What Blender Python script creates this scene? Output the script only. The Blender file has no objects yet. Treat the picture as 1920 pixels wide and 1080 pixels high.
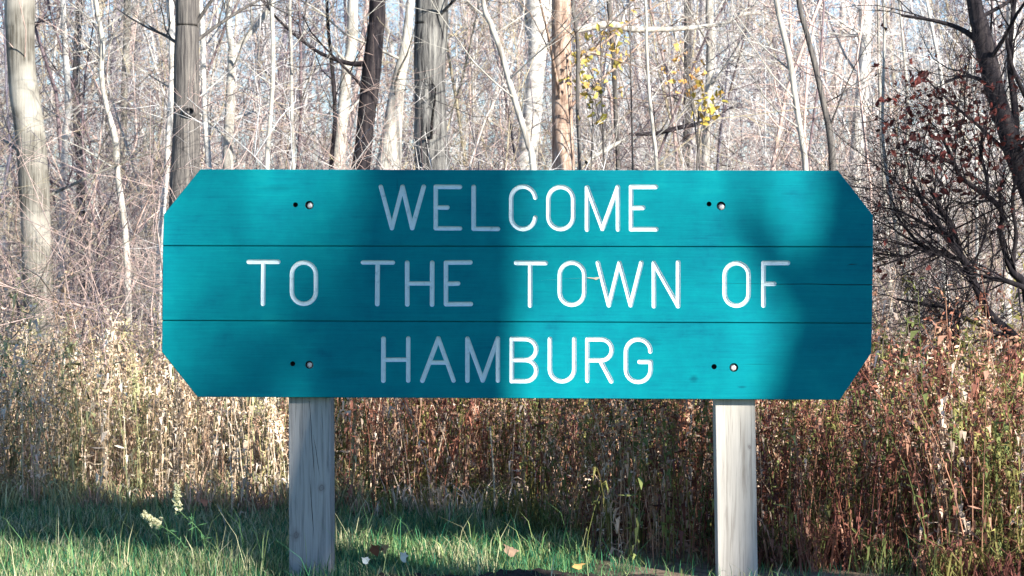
import bpy, math, random
import numpy as np
from mathutils import Vector, Matrix, Euler, noise

random.seed(7)
rng = np.random.default_rng(7)
scene = bpy.context.scene
COL = scene.collection

# ------------------------------------------------------------------ camera
F = 4000.0                      # focal length in pixels of the 1920 px wide photograph
CAM = Vector((0.0, -8.0, 1.19))
cam_data = bpy.data.cameras.new("camera")
cam_data.sensor_width = 36.0
cam_data.lens = 36.0 * F / 1920.0
cam_data.clip_start = 0.05
cam_data.clip_end = 2000.0
cam_data.dof.use_dof = True
cam_data.dof.focus_distance = 8.1
cam_data.dof.aperture_fstop = 14.0
cam = bpy.data.objects.new("camera", cam_data)
COL.objects.link(cam)
cam.location = CAM
RC = Euler((math.radians(90.0) - math.atan(60.0 / F), 0, 0)).to_matrix() @ Matrix.Rotation(math.radians(0.14), 3, 'Z')
cam.rotation_euler = RC.to_euler()
scene.camera = cam

# ------------------------------------------------------------------ light
SUN_AZ, SUN_EL = 42.0, 26.0     # to the right of straight behind the camera
world = bpy.data.worlds.new("World")
scene.world = world
world.use_nodes = True
wn = world.node_tree
wn.nodes.clear()
sky = wn.nodes.new("ShaderNodeTexSky")
sky.sky_type = 'NISHITA'
sky.sun_disc = False
sky.sun_elevation = math.radians(SUN_EL)
sky.sun_rotation = math.radians(180 - SUN_AZ)
sky.air_density = 1.0
sky.dust_density = 0.0
sky.ozone_density = 5.0
bg = wn.nodes.new("ShaderNodeBackground")
bg.inputs["Strength"].default_value = 0.085
wo = wn.nodes.new("ShaderNodeOutputWorld")
wn.links.new(sky.outputs[0], bg.inputs[0])
wn.links.new(bg.outputs[0], wo.inputs[0])
S = Vector((math.sin(math.radians(SUN_AZ)) * math.cos(math.radians(SUN_EL)),
            -math.cos(math.radians(SUN_AZ)) * math.cos(math.radians(SUN_EL)),
            math.sin(math.radians(SUN_EL))))
sun_data = bpy.data.lights.new("sun", 'SUN')
sun_data.energy = 5.0
sun_data.angle = math.radians(0.5)
sun_data.color = (1.0, 0.94, 0.83)
sun = bpy.data.objects.new("sun", sun_data)
COL.objects.link(sun)
sun.rotation_euler = S.to_track_quat('Z', 'Y').to_euler()
sun.location = S * 30
scene.view_settings.view_transform = 'Standard'
scene.view_settings.look = 'None'
scene.view_settings.gamma = 1.0
scene.view_settings.use_curve_mapping = False
scene.view_settings.exposure = 1.36

# ------------------------------------------------------------------ helpers
def ray(px, py):
    return RC @ Vector(((px - 960.0) / F, (540.0 - py) / F, -1.0))

def at(px, py, D):
    """point of the place seen at (px, py) whose distance along y from the camera is D"""
    d = ray(px, py)
    return CAM + d * (D / d.y)

def tag(o, label=None, cat=None, group=None, kind=None):
    if label: o["label"] = label
    if cat: o["category"] = cat
    if group: o["group"] = group
    if kind: o["kind"] = kind
    return o

def link(o, parent=None):
    COL.objects.link(o)
    if parent is not None:
        o.parent = parent
    return o

def empty(name, loc=(0, 0, 0), rz=0.0):
    o = bpy.data.objects.new(name, None)
    o.empty_display_size = 0.2
    o.location = loc
    o.rotation_euler = (0, 0, rz)
    return link(o)

def np_mesh(name, V, F4=None, F3=None, tint=None, smooth=False):
    me = bpy.data.meshes.new(name)
    V = np.asarray(V, dtype=np.float32)
    parts, starts, totals = [], [], []
    n = 0
    for Fx, k in ((F4, 4), (F3, 3)):
        if Fx is not None and len(Fx):
            Fx = np.asarray(Fx, dtype=np.int32)
            parts.append(Fx.ravel())
            starts.append(n + np.arange(len(Fx), dtype=np.int32) * k)
            totals.append(np.full(len(Fx), k, dtype=np.int32))
            n += Fx.size
    loops = np.concatenate(parts)
    starts = np.concatenate(starts)
    totals = np.concatenate(totals)
    me.vertices.add(len(V)); me.vertices.foreach_set("co", V.ravel())
    me.loops.add(len(loops)); me.loops.foreach_set("vertex_index", loops)
    me.polygons.add(len(starts))
    me.polygons.foreach_set("loop_start", starts)
    me.polygons.foreach_set("loop_total", totals)
    if smooth:
        me.polygons.foreach_set("use_smooth", np.ones(len(starts), dtype=bool))
    me.update(calc_edges=True)
    if tint is not None:
        a = me.color_attributes.new("tint", 'FLOAT_COLOR', 'POINT')
        c = np.ones((len(V), 4), dtype=np.float32)
        c[:, :3] = tint
        a.data.foreach_set("color", c.ravel())
    return me

def obj(name, me, mat=None, parent=None):
    o = bpy.data.objects.new(name, me)
    if mat is not None and not me.materials:
        for m in (mat if isinstance(mat, (list, tuple)) else [mat]):
            me.materials.append(m)
    return link(o, parent)

class Geo:
    """collects tubes and leaves; centre + radius * normal so that girth can be scaled on its own"""
    def __init__(self):
        self.C, self.N, self.R, self.T, self.F4, self.F3 = [], [], [], [], [], []
        self.n = 0
    def tube(self, P, R, sides=3, col=None, cap=False):
        P = np.asarray(P, dtype=float); R = np.asarray(R, dtype=float)
        k = len(P)
        t = np.gradient(P, axis=0)
        t /= (np.linalg.norm(t, axis=1, keepdims=True) + 1e-9)
        ref = np.array([0.31, 0.87, 0.12]) if abs(t[0, 2]) > 0.5 else np.array([0.1, 0.2, 1.0])
        a = np.cross(t, ref); a /= (np.linalg.norm(a, axis=1, keepdims=True) + 1e-9)
        b = np.cross(t, a)
        ang = np.arange(sides) * 2 * math.pi / sides
        N = a[:, None, :] * np.cos(ang)[None, :, None] + b[:, None, :] * np.sin(ang)[None, :, None]
        self.C.append(np.repeat(P, sides, axis=0))
        self.N.append(N.reshape(-1, 3))
        self.R.append(np.repeat(R, sides))
        i = np.arange(k - 1)[:, None] * sides
        j = np.arange(sides)[None, :]
        j2 = (j + 1) % sides
        q = np.stack([i + j, i + j2, i + sides + j2, i + sides + j], axis=-1).reshape(-1, 4) + self.n
        self.F4.append(q)
        if cap and sides == 4:
            self.F4.append(np.array([[self.n + (k - 1) * 4 + m for m in range(4)]]))
        self.T.append(np.tile(np.array(col if col is not None else (1, 1, 1), dtype=float), (k * sides, 1)))
        self.n += k * sides
    def poly(self, pts, col=(1, 1, 1)):
        pts = np.asarray(pts, dtype=float)
        m = len(pts)
        self.C.append(pts); self.N.append(np.zeros((m, 3))); self.R.append(np.zeros(m))
        self.T.append(np.tile(np.array(col, dtype=float), (m, 1)))
        if m == 4: self.F4.append(np.array([[0, 1, 2, 3]]) + self.n)
        else: self.F3.append(np.array([[0, 1, 2]]) + self.n)
        self.n += m
    def arrays(self):
        return (np.concatenate(self.C), np.concatenate(self.N), np.concatenate(self.R), np.concatenate(self.T),
                np.concatenate(self.F4) if self.F4 else np.zeros((0, 4), int),
                np.concatenate(self.F3) if self.F3 else np.zeros((0, 3), int))
    def mesh(self, name, smooth=False, tint=False):
        C, N, R, T, F4, F3 = self.arrays()
        return np_mesh(name, C + N * R[:, None], F4, F3, T if tint else None, smooth)

def proto_collection(name, arrays, mat, girth=1.0):
    c = bpy.data.collections.new(name)          # holds the plant shapes; not linked to the scene itself
    for (C, Nn, Rr, T, F4, F3) in arrays:
        me = np_mesh(name, C + Nn * (Rr * girth)[:, None], F4, F3, np.clip(T, 0, 2))
        me.materials.append(mat)
        c.objects.link(bpy.data.objects.new(name, me))
    return c

def scatter(coll, places, name, base_mat=None):
    """places: (shape index, x, y, z, rotation, size, colour); geometry nodes put one plant on each point"""
    n = len(places)
    me = bpy.data.meshes.new(name)
    me.from_pydata([(float(p[1]), float(p[2]), float(p[3])) for p in places], [], [])
    def attr(nm, typ, vals, key):
        a = me.attributes.new(nm, typ, 'POINT'); a.data.foreach_set(key, np.asarray(vals).ravel())
    attr("pick", 'INT', np.array([p[0] for p in places], dtype=np.int32), "value")
    attr("turn", 'FLOAT_VECTOR', np.array([(0, 0, p[4]) for p in places], dtype=np.float32), "vector")
    attr("size", 'FLOAT', np.array([p[5] for p in places], dtype=np.float32), "value")
    attr("plant_tint", 'FLOAT_VECTOR', np.clip(np.array([p[6] for p in places], dtype=np.float32), 0, 1), "vector")
    o = obj(name, me)
    ng = bpy.data.node_groups.new(name + "_nodes", 'GeometryNodeTree')
    ng.interface.new_socket("Geometry", in_out='INPUT', socket_type='NodeSocketGeometry')
    ng.interface.new_socket("Geometry", in_out='OUTPUT', socket_type='NodeSocketGeometry')
    gi, go = ng.nodes.new("NodeGroupInput"), ng.nodes.new("NodeGroupOutput")
    ci = ng.nodes.new("GeometryNodeCollectionInfo"); ci.inputs["Collection"].default_value = coll
    ci.inputs["Separate Children"].default_value = True; ci.inputs["Reset Children"].default_value = True
    ip = ng.nodes.new("GeometryNodeInstanceOnPoints"); ip.inputs["Pick Instance"].default_value = True
    def named(nm, typ):
        a = ng.nodes.new("GeometryNodeInputNamedAttribute"); a.data_type = typ; a.inputs["Name"].default_value = nm
        return a.outputs["Attribute"]
    er = ng.nodes.new("FunctionNodeEulerToRotation")
    L = ng.links.new
    L(gi.outputs[0], ip.inputs["Points"]); L(ci.outputs[0], ip.inputs["Instance"])
    L(named("pick", 'INT'), ip.inputs["Instance Index"])
    L(named("turn", 'FLOAT_VECTOR'), er.inputs[0]); L(er.outputs[0], ip.inputs["Rotation"])
    L(named("size", 'FLOAT'), ip.inputs["Scale"])
    L(ip.outputs[0], go.inputs[0])
    o.modifiers.new("plants", 'NODES').node_group = ng
    return o

def smooth_path(P, n):
    """Catmull-Rom through P (rows of numbers)"""
    P = np.asarray(P, dtype=float)
    k = len(P)
    if k < 3:
        u = np.linspace(0, 1, n)[:, None]
        return P[0] * (1 - u) + P[-1] * u
    Q = np.vstack([2 * P[0] - P[1], P, 2 * P[-1] - P[-2]])
    out = []
    for t in np.linspace(0, k - 1, n):
        i = min(int(t), k - 2); u = t - i
        p0, p1, p2, p3 = Q[i], Q[i + 1], Q[i + 2], Q[i + 3]
        out.append(0.5 * ((2 * p1) + (-p0 + p2) * u + (2 * p0 - 5 * p1 + 4 * p2 - p3) * u * u + (-p0 + 3 * p1 - 3 * p2 + p3) * u ** 3))
    return np.array(out)

def unit(v):
    return v / (np.linalg.norm(v) + 1e-9)

def grow(g, p, d, L, r, depth, rg, sides=3, wob=0.18, up=0.05, kids=5, col=None, spread=0.75, cl=0.55, seg=5):
    p = np.array(p, float); d = unit(np.array(d, float))
    P = [p.copy()]; ds = [d.copy()]
    for i in range(seg):
        d = unit(d + rg.normal(0, wob, 3) + np.array([0, 0, up]))
        p = p + d * (L / seg)
        P.append(p.copy()); ds.append(d.copy())
    R = r * (1 - 0.75 * np.linspace(0, 1, seg + 1))
    g.tube(P, R, sides, col)
    if depth <= 0: return
    for c in range(kids):
        u = rg.uniform(0.2, 0.97) * seg
        i = min(int(u), seg - 1)
        q = P[i] * (1 - (u - i)) + P[i + 1] * (u - i)
        side = unit(np.cross(ds[i], rg.normal(0, 1, 3)))
        nd = unit(ds[i] * (1 - spread * 0.5) + side * spread)
        grow(g, q, nd, L * cl * rg.uniform(0.6, 1.2), max(R[i] * 0.55, 0.0012), depth - 1, rg, 3, wob, up, max(kids - 1, 2), col, spread, cl, max(seg - 1, 3))

# ------------------------------------------------------------------ materials
def new_mat(name, rough=0.85, spec=0.3):
    m = bpy.data.materials.new(name)
    m.use_nodes = True
    b = m.node_tree.nodes["Principled BSDF"]
    b.inputs["Roughness"].default_value = rough
    b.inputs["Specular IOR Level"].default_value = spec
    return m, m.node_tree, b

def N(nt, kind, **kw):
    n = nt.nodes.new(kind)
    for k, v in kw.items():
        if k in n.inputs: n.inputs[k].default_value = v
        else: setattr(n, k, v)
    return n

def ramp(nt, stops):
    r = nt.nodes.new("ShaderNodeValToRGB")
    e = r.color_ramp.elements
    e[0].position, e[0].color = stops[0][0], (*stops[0][1], 1)
    e[1].position, e[1].color = stops[-1][0], (*stops[-1][1], 1)
    for p, c in stops[1:-1]:
        x = e.new(p); x.color = (*c, 1)
    return r

def bark(name, dark, mid, light, stretch=(9, 9, 1.6), scale=4.0, bump=0.5, dist=0.01, patch=None):
    m, nt, b = new_mat(name, 0.92, 0.15)
    L = nt.links.new
    tc = N(nt, "ShaderNodeTexCoord")
    mp = N(nt, "ShaderNodeMapping"); mp.inputs["Scale"].default_value = stretch
    L(tc.outputs["Object"], mp.inputs[0])
    n1 = N(nt, "ShaderNodeTexNoise", Scale=scale, Detail=8.0, Roughness=0.65)
    L(mp.outputs[0], n1.inputs["Vector"])
    n2 = N(nt, "ShaderNodeTexNoise", Scale=1.7, Detail=4.0, Roughness=0.6)
    L(tc.outputs["Object"], n2.inputs["Vector"])
    r = ramp(nt, [(0.37, dark), (0.5, mid), (0.66, light)])
    L(n1.outputs["Fac"], r.inputs[0])
    if patch:
        r2 = ramp(nt, [(0.5, (0, 0, 0)), (0.62, (1, 1, 1))])
        L(n2.outputs["Fac"], r2.inputs[0])
        mx = N(nt, "ShaderNodeMix", data_type='RGBA')
        L(r2.outputs[0], mx.inputs[0]); L(r.outputs[0], mx.inputs[6])
        mx.inputs[7].default_value = (*patch, 1)
        L(mx.outputs[2], b.inputs["Base Color"])
    else:
        L(r.outputs[0], b.inputs["Base Color"])
    bp = N(nt, "ShaderNodeBump", Strength=bump, Distance=dist)
    L(n1.outputs["Fac"], bp.inputs["Height"])
    L(bp.outputs[0], b.inputs["Normal"])
    return m

def tint_mat(name, rough=0.8, spec=0.25, var=0.25, trans=0.0, inst=False):
    m, nt, b = new_mat(name, rough, spec)
    L = nt.links.new
    a = N(nt, "ShaderNodeAttribute", attribute_name="tint")
    tc = N(nt, "ShaderNodeTexCoord")
    n1 = N(nt, "ShaderNodeTexNoise", Scale=30.0, Detail=2.0)
    L(tc.outputs["Object"], n1.inputs["Vector"])
    mr = N(nt, "ShaderNodeMapRange")
    mr.inputs[1].default_value = 0.3; mr.inputs[2].default_value = 0.7
    mr.inputs[3].default_value = 1 - var; mr.inputs[4].default_value = 1 + var
    L(n1.outputs["Fac"], mr.inputs[0])
    vm = N(nt, "ShaderNodeVectorMath", operation='SCALE')
    src = a.outputs["Color"]
    if inst:
        a2 = N(nt, "ShaderNodeAttribute", attribute_name="plant_tint", attribute_type='INSTANCER')
        mu = N(nt, "ShaderNodeVectorMath", operation='MULTIPLY')
        L(a.outputs["Color"], mu.inputs[0]); L(a2.outputs["Vector"], mu.inputs[1]); src = mu.outputs[0]
    L(src, vm.inputs[0]); L(mr.outputs[0], vm.inputs["Scale"])
    L(vm.outputs[0], b.inputs["Base Color"])
    if trans > 0:
        tr = N(nt, "ShaderNodeBsdfTranslucent")
        L(vm.outputs[0], tr.inputs[0])
        ms = N(nt, "ShaderNodeMixShader"); ms.inputs[0].default_value = trans
        out = nt.nodes["Material Output"]
        L(b.outputs[0], ms.inputs[1]); L(tr.outputs[0], ms.inputs[2]); L(ms.outputs[0], out.inputs[0])
    return m

M = {}
M['bark_tan'] = bark("bark_tan", (0.09, 0.08, 0.065), (0.17, 0.16, 0.14), (0.28, 0.265, 0.235), (30, 30, 1.2), 3.0, 0.8, 0.008, (0.37, 0.35, 0.31))
M['bark_grey'] = bark("bark_grey", (0.06, 0.055, 0.055), (0.12, 0.11, 0.105), (0.22, 0.20, 0.18), (26, 26, 1.5), 3.0, 0.9, 0.010)
M['bark_furrowed'] = bark("bark_furrowed", (0.02, 0.02, 0.024), (0.16, 0.155, 0.15), (0.33, 0.32, 0.30), (15, 15, 1.3), 2.6, 1.0, 0.04)
M['bark_dark'] = bark("bark_dark", (0.010, 0.009, 0.012), (0.026, 0.022, 0.026), (0.06, 0.05, 0.05), (12, 12, 2), 3.0, 0.6, 0.01)
M['bark_pale'] = bark("bark_pale", (0.22, 0.20, 0.18), (0.42, 0.40, 0.36), (0.60, 0.57, 0.52), (7, 7, 1.6), 3.0, 0.3, 0.006)
M['bark_white'] = bark("bark_white", (0.28, 0.26, 0.24), (0.58, 0.56, 0.53), (0.72, 0.70, 0.67), (4, 4, 5), 3.0, 0.3, 0.005)
M['bark_red'] = bark("bark_red", (0.20, 0.13, 0.10), (0.38, 0.27, 0.21), (0.55, 0.45, 0.38), (10, 10, 3), 3.5, 0.5, 0.008)
M['twig'] = tint_mat("twig_bark", 0.75, 0.35, 0.3, 0.0, True)
M['weed'] = tint_mat("dry_weed", 0.8, 0.2, 0.25, 0.15, True)
M['grass'] = tint_mat("grass_blade", 0.6, 0.3, 0.25, 0.25)
M['leaf'] = tint_mat("leaf", 0.7, 0.3, 0.2, 0.25)

TH = math.radians(-1.8)
def loc_paint(px, py):
    Ri = Matrix.Rotation(-TH, 3, 'Z')
    c = Ri @ CAM; d = Ri @ ray(px, py); p = c - d * (c.y / d.y)
    return (p.x, p.z)
def paint_mat():
    m, nt, b = new_mat("teal_paint", 0.8, 0.08)
    L = nt.links.new
    tc = N(nt, "ShaderNodeTexCoord")
    mp = N(nt, "ShaderNodeMapping"); mp.inputs["Scale"].default_value = (1.2, 8, 26)
    L(tc.outputs["Object"], mp.inputs[0])
    g = N(nt, "ShaderNodeTexNoise", Scale=4.0, Detail=9.0, Roughness=0.7)
    L(mp.outputs[0], g.inputs["Vector"])
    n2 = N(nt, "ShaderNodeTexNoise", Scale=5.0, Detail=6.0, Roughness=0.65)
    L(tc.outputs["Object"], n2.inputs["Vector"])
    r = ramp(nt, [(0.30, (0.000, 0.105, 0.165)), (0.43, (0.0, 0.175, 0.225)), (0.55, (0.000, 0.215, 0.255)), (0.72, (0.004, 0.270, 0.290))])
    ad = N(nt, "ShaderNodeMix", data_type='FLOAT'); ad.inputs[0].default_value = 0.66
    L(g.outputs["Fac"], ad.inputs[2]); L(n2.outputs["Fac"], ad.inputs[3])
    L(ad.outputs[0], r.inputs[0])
    # scuffs: a dull smudge and a short scratch on the bottom plank, rubbed spots on the others
    col = r.outputs[0]
    for (px, py, rx, rz, amt) in ((1301, 710, .016, .016, .6), (1391, 726, .016, .005, .6), (1212, 640, .05, .02, .35), (1420, 683, .06, .003, .5), (1480, 363, .03, .006, .3),
                                  (745, 348, .004, .03, .3), (1150, 560, .06, .012, .3), (640, 700, .09, .02, .3), (520, 352, .08, .012, .3)):
        c = loc_paint(px, py)
        vs = N(nt, "ShaderNodeVectorMath", operation='SUBTRACT'); vs.inputs[1].default_value = (c[0], 0, c[1])
        L(tc.outputs["Object"], vs.inputs[0])
        vm = N(nt, "ShaderNodeVectorMath", operation='MULTIPLY'); vm.inputs[1].default_value = (1 / rx, 1.0, 1 / rz); L(vs.outputs[0], vm.inputs[0])
        ln = N(nt, "ShaderNodeVectorMath", operation='LENGTH'); L(vm.outputs[0], ln.inputs[0])
        ml = N(nt, "ShaderNodeMath", operation='MULTIPLY_ADD'); ml.inputs[1].default_value = 1.2
        L(g.outputs["Fac"], ml.inputs[0]); L(ln.outputs["Value"], ml.inputs[2])
        mr_ = N(nt, "ShaderNodeMapRange"); mr_.inputs[1].default_value = 0.9; mr_.inputs[2].default_value = 1.8
        mr_.inputs[3].default_value = amt; mr_.inputs[4].default_value = 0.0
        L(ml.outputs[0], mr_.inputs[0])
        mx = N(nt, "ShaderNodeMix", data_type='RGBA'); L(mr_.outputs[0], mx.inputs[0]); L(col, mx.inputs[6]); mx.inputs[7].default_value = (0.0, 0.06, 0.10, 1)
        col = mx.outputs[2]
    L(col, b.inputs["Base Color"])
    bp = N(nt, "ShaderNodeBump", Strength=0.4, Distance=0.003)
    L(g.outputs["Fac"], bp.inputs["Height"]); L(bp.outputs[0], b.inputs["Normal"])
    rr = N(nt, "ShaderNodeMapRange"); rr.inputs[3].default_value = 0.65; rr.inputs[4].default_value = 0.85
    L(n2.outputs["Fac"], rr.inputs[0]); L(rr.outputs[0], b.inputs["Roughness"])
    return m
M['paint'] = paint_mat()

def white_mat():
    m, nt, b = new_mat("white_letter_paint", 0.6, 0.3)
    L = nt.links.new
    tc = N(nt, "ShaderNodeTexCoord")
    n1 = N(nt, "ShaderNodeTexNoise", Scale=45.0, Detail=5.0, Roughness=0.7)
    L(tc.outputs["Object"], n1.inputs["Vector"])
    r = ramp(nt, [(0.25, (0.32, 0.46, 0.50)), (0.42, (0.62, 0.73, 0.76)), (0.7, (0.72, 0.80, 0.82))])
    L(n1.outputs["Fac"], r.inputs[0]); L(r.outputs[0], b.inputs["Base Color"])
    return m
M['white'] = white_mat()

def plain(name, col, rough=0.7, spec=0.3, metal=0.0, nscale=20, amt=0.3):
    m, nt, b = new_mat(name, rough, spec)
    L = nt.links.new
    b.inputs["Metallic"].default_value = metal
    tc = N(nt, "ShaderNodeTexCoord")
    n1 = N(nt, "ShaderNodeTexNoise", Scale=nscale, Detail=5.0, Roughness=0.6)
    L(tc.outputs["Object"], n1.inputs["Vector"])
    r = ramp(nt, [(0.3, tuple(c * (1 - amt) for c in col)), (0.7, tuple(min(c * (1 + amt), 1) for c in col))])
    L(n1.outputs["Fac"], r.inputs[0]); L(r.outputs[0], b.inputs["Base Color"])
    return m
M['raw_wood'] = plain("raw_wood", (0.50, 0.42, 0.33), 0.8, 0.2, 0, 60)
M['dark_wood'] = plain("dark_hole_wood", (0.03, 0.03, 0.035), 0.9, 0.1, 0, 60)  # near-black colour inside holes, cracks and the knot hollow
M['zinc'] = plain("galvanised_steel", (0.46, 0.45, 0.45), 0.5, 0.4, 0.3, 90, 0.35)
M['petal'] = plain("pale_yellow_flower", (0.75, 0.70, 0.42), 0.7, 0.2, 0, 60, 0.15)
M['soil'] = plain("dark_soil", (0.035, 0.027, 0.025), 0.95, 0.1, 0, 25, 0.5)

def post_mat(name, knots, base, dark):
    m, nt, b = new_mat(name, 0.85, 0.2)
    L = nt.links.new
    tc = N(nt, "ShaderNodeTexCoord")
    mp = N(nt, "ShaderNodeMapping"); mp.inputs["Scale"].default_value = (34, 34, 1.6)
    L(tc.outputs["Object"], mp.inputs[0])
    g = N(nt, "ShaderNodeTexNoise", Scale=2.2, Detail=8.0, Roughness=0.6, Distortion=0.6)
    L(mp.outputs[0], g.inputs["Vector"])
    n2 = N(nt, "ShaderNodeTexNoise", Scale=3.0, Detail=4.0)
    L(tc.outputs["Object"], n2.inputs["Vector"])
    r = ramp(nt, [(0.3, dark), (0.5, base), (0.75, tuple(min(1, c * 1.22) for c in base))])
    L(g.outputs["Fac"], r.inputs[0])
    col = r.outputs[0]
    for (kx, ky, kz, kr) in knots:
        vs = N(nt, "ShaderNodeVectorMath", operation='SUBTRACT'); vs.inputs[1].default_value = (kx, ky, kz)
        L(tc.outputs["Object"], vs.inputs[0])
        vm = N(nt, "ShaderNodeVectorMath", operation='MULTIPLY'); vm.inputs[1].default_value = (1.15 / kr, 0.3 / kr, 0.8 / kr)
        L(vs.outputs[0], vm.inputs[0])
        wv = N(nt, "ShaderNodeTexNoise", Scale=40.0, Detail=3.0)
        L(tc.outputs["Object"], wv.inputs["Vector"])
        ln = N(nt, "ShaderNodeVectorMath", operation='LENGTH'); L(vm.outputs[0], ln.inputs[0])
        ad = N(nt, "ShaderNodeMath", operation='ADD'); L(ln.outputs["Value"], ad.inputs[0]); L(wv.outputs["Fac"], ad.inputs[1])
        rk = ramp(nt, [(0.3, (0.7, 0.7, 0.7)), (0.45, (0.35, 0.35, 0.35)), (0.56, (0.65, 0.65, 0.65)), (0.66, (0.25, 0.25, 0.25)), (1.0, (0.0, 0, 0))])
        ms = N(nt, "ShaderNodeMath", operation='MULTIPLY'); ms.inputs[1].default_value = 0.6
        L(ad.outputs[0], ms.inputs[0]); L(ms.outputs[0], rk.inputs[0])
        mx = N(nt, "ShaderNodeMix", data_type='RGBA')
        L(rk.outputs[0], mx.inputs[0]); L(col, mx.inputs[6]); mx.inputs[7].default_value = (0.10, 0.065, 0.06, 1)
        col = mx.outputs[2]
    L(col, b.inputs["Base Color"])
    bp = N(nt, "ShaderNodeBump", Strength=0.5, Distance=0.003)
    L(g.outputs["Fac"], bp.inputs["Height"]); L(bp.outputs[0], b.inputs["Normal"])
    return m

# ------------------------------------------------------------------ ground
def ground_h(x, y):
    h = -0.032 + 0.03 * noise.noise(Vector((x * 0.5, y * 0.5, 3.1)))
    if y > 3.0: h += min(y - 3.0, 40.0) * 0.012
    return h
def make_ground():
    xs = np.concatenate([np.linspace(-400, -30, 12), np.linspace(-28, 28, 80), np.linspace(30, 400, 12)])
    ys = np.concatenate([np.linspace(-300, -20, 10), np.linspace(-18, 30, 90), np.linspace(33, 500, 20)])
    V = np.array([[x, y, ground_h(x, y)] for y in ys for x in xs])
    nx = len(xs)
    Q = [[j * nx + i, j * nx + i + 1, (j + 1) * nx + i + 1, (j + 1) * nx + i] for j in range(len(ys) - 1) for i in range(nx - 1)]
    m, nt, b = new_mat("ground_soil_and_litter", 0.95, 0.1)
    L = nt.links.new
    tc = N(nt, "ShaderNodeTexCoord")
    sp = N(nt, "ShaderNodeSeparateXYZ"); L(tc.outputs["Object"], sp.inputs[0])
    n1 = N(nt, "ShaderNodeTexNoise", Scale=14.0, Detail=8.0, Roughness=0.75); L(tc.outputs["Object"], n1.inputs["Vector"])
    rg_ = ramp(nt, [(0.3, (0.02, 0.045, 0.02)), (0.6, (0.045, 0.09, 0.035)), (0.8, (0.12, 0.12, 0.05))])
    rl = ramp(nt, [(0.3, (0.10, 0.07, 0.05)), (0.5, (0.26, 0.19, 0.14)), (0.75, (0.42, 0.34, 0.27))])
    L(n1.outputs["Fac"], rg_.inputs[0]); L(n1.outputs["Fac"], rl.inputs[0])
    mxr = N(nt, "ShaderNodeMapRange"); mxr.inputs[1].default_value = 0.0; mxr.inputs[2].default_value = 0.6
    mxr.inputs[4].default_value = 3.5
    L(sp.outputs[0], mxr.inputs[0])
    sm = N(nt, "ShaderNodeMath", operation='ADD'); L(sp.outputs[1], sm.inputs[0]); L(mxr.outputs[0], sm.inputs[1])
    mr = N(nt, "ShaderNodeMapRange"); mr.inputs[1].default_value = 1.7; mr.inputs[2].default_value = 3.0
    L(sm.outputs[0], mr.inputs[0])
    mx = N(nt, "ShaderNodeMix", data_type='RGBA')
    L(mr.outputs[0], mx.inputs[0]); L(rg_.outputs[0], mx.inputs[6]); L(rl.outputs[0], mx.inputs[7])
    L(mx.outputs[2], b.inputs["Base Color"])
    bp = N(nt, "ShaderNodeBump", Strength=0.8, Distance=0.03); L(n1.outputs["Fac"], bp.inputs["Height"]); L(bp.outputs[0], b.inputs["Normal"])
    tag(obj("ground", np_mesh("ground", V, Q, None, None, True), m), "grassy verge running back into leaf-littered woodland ground", kind="structure")
make_ground()

# ------------------------------------------------------------------ the sign
TH = math.radians(-1.8)
sign = empty("welcome_sign", (0, 0, 0), TH)
tag(sign, "teal wooden plank sign with clipped corners and white routed lettering on two timber posts", "sign")
RI = Matrix.Rotation(-TH, 3, 'Z')
def loc(px, py, y=0.0):
    c = RI @ CAM; d = RI @ ray(px, py)
    p = c + d * ((y - c.y) / d.y)
    return (p.x, p.z)

def prism(poly, y0, y1, mats, bev=0.0, rab=0.0):
    """poly in local (x, z), anticlockwise seen from the front; a chamfer at the front edge"""
    k = len(poly)
    P = np.array(poly)
    V, Fs = [], []
    if bev > 0:
        c = P.mean(axis=0)
        ins = []; ext_ = []
        for i in range(k):
            a, b_, d = P[i - 1], P[i], P[(i + 1) % k]
            e1, e2 = unit(b_ - a), unit(d - b_)
            n1, n2 = np.array([-e1[1], e1[0]]), np.array([-e2[1], e2[0]])
            if np.dot(n1, c - b_) < 0: n1 = -n1
            if np.dot(n2, c - b_) < 0: n2 = -n2
            nn = unit(n1 + n2)
            ins.append(b_ + nn * bev / max(np.dot(nn, n1), 0.3))
            ext_.append(b_ - nn * rab / max(np.dot(nn, n1), 0.3))
        rings = [(ins, y0), (P, y0 + bev), (P, y1)]
        if rab > 0: rings = [(ins, y0), (P, y0 + bev), (P, y0 + 0.016), (ext_, y0 + 0.0165), (ext_, y1)]
    else:
        rings = [(P, y0), (P, y1)]
    for R_, y in rings:
        V += [(q[0], y, q[1]) for q in R_]
    Fs.append(list(range(k)))
    for r_ in range(len(rings) - 1):
        for i in range(k):
            j = (i + 1) % k
            Fs.append([r_ * k + i, (r_ + 1) * k + i, (r_ + 1) * k + j, r_ * k + j])
    Fs.append([(len(rings) - 1) * k + i for i in reversed(range(k))])
    me = bpy.data.meshes.new("prism")
    me.from_pydata([tuple(map(float, v)) for v in V], [], Fs)
    for m in mats: me.materials.append(m)
    import bmesh
    bm = bmesh.new(); bm.from_mesh(me); bmesh.ops.recalc_face_normals(bm, faces=bm.faces); bm.to_mesh(me); bm.free()
    return me

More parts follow.
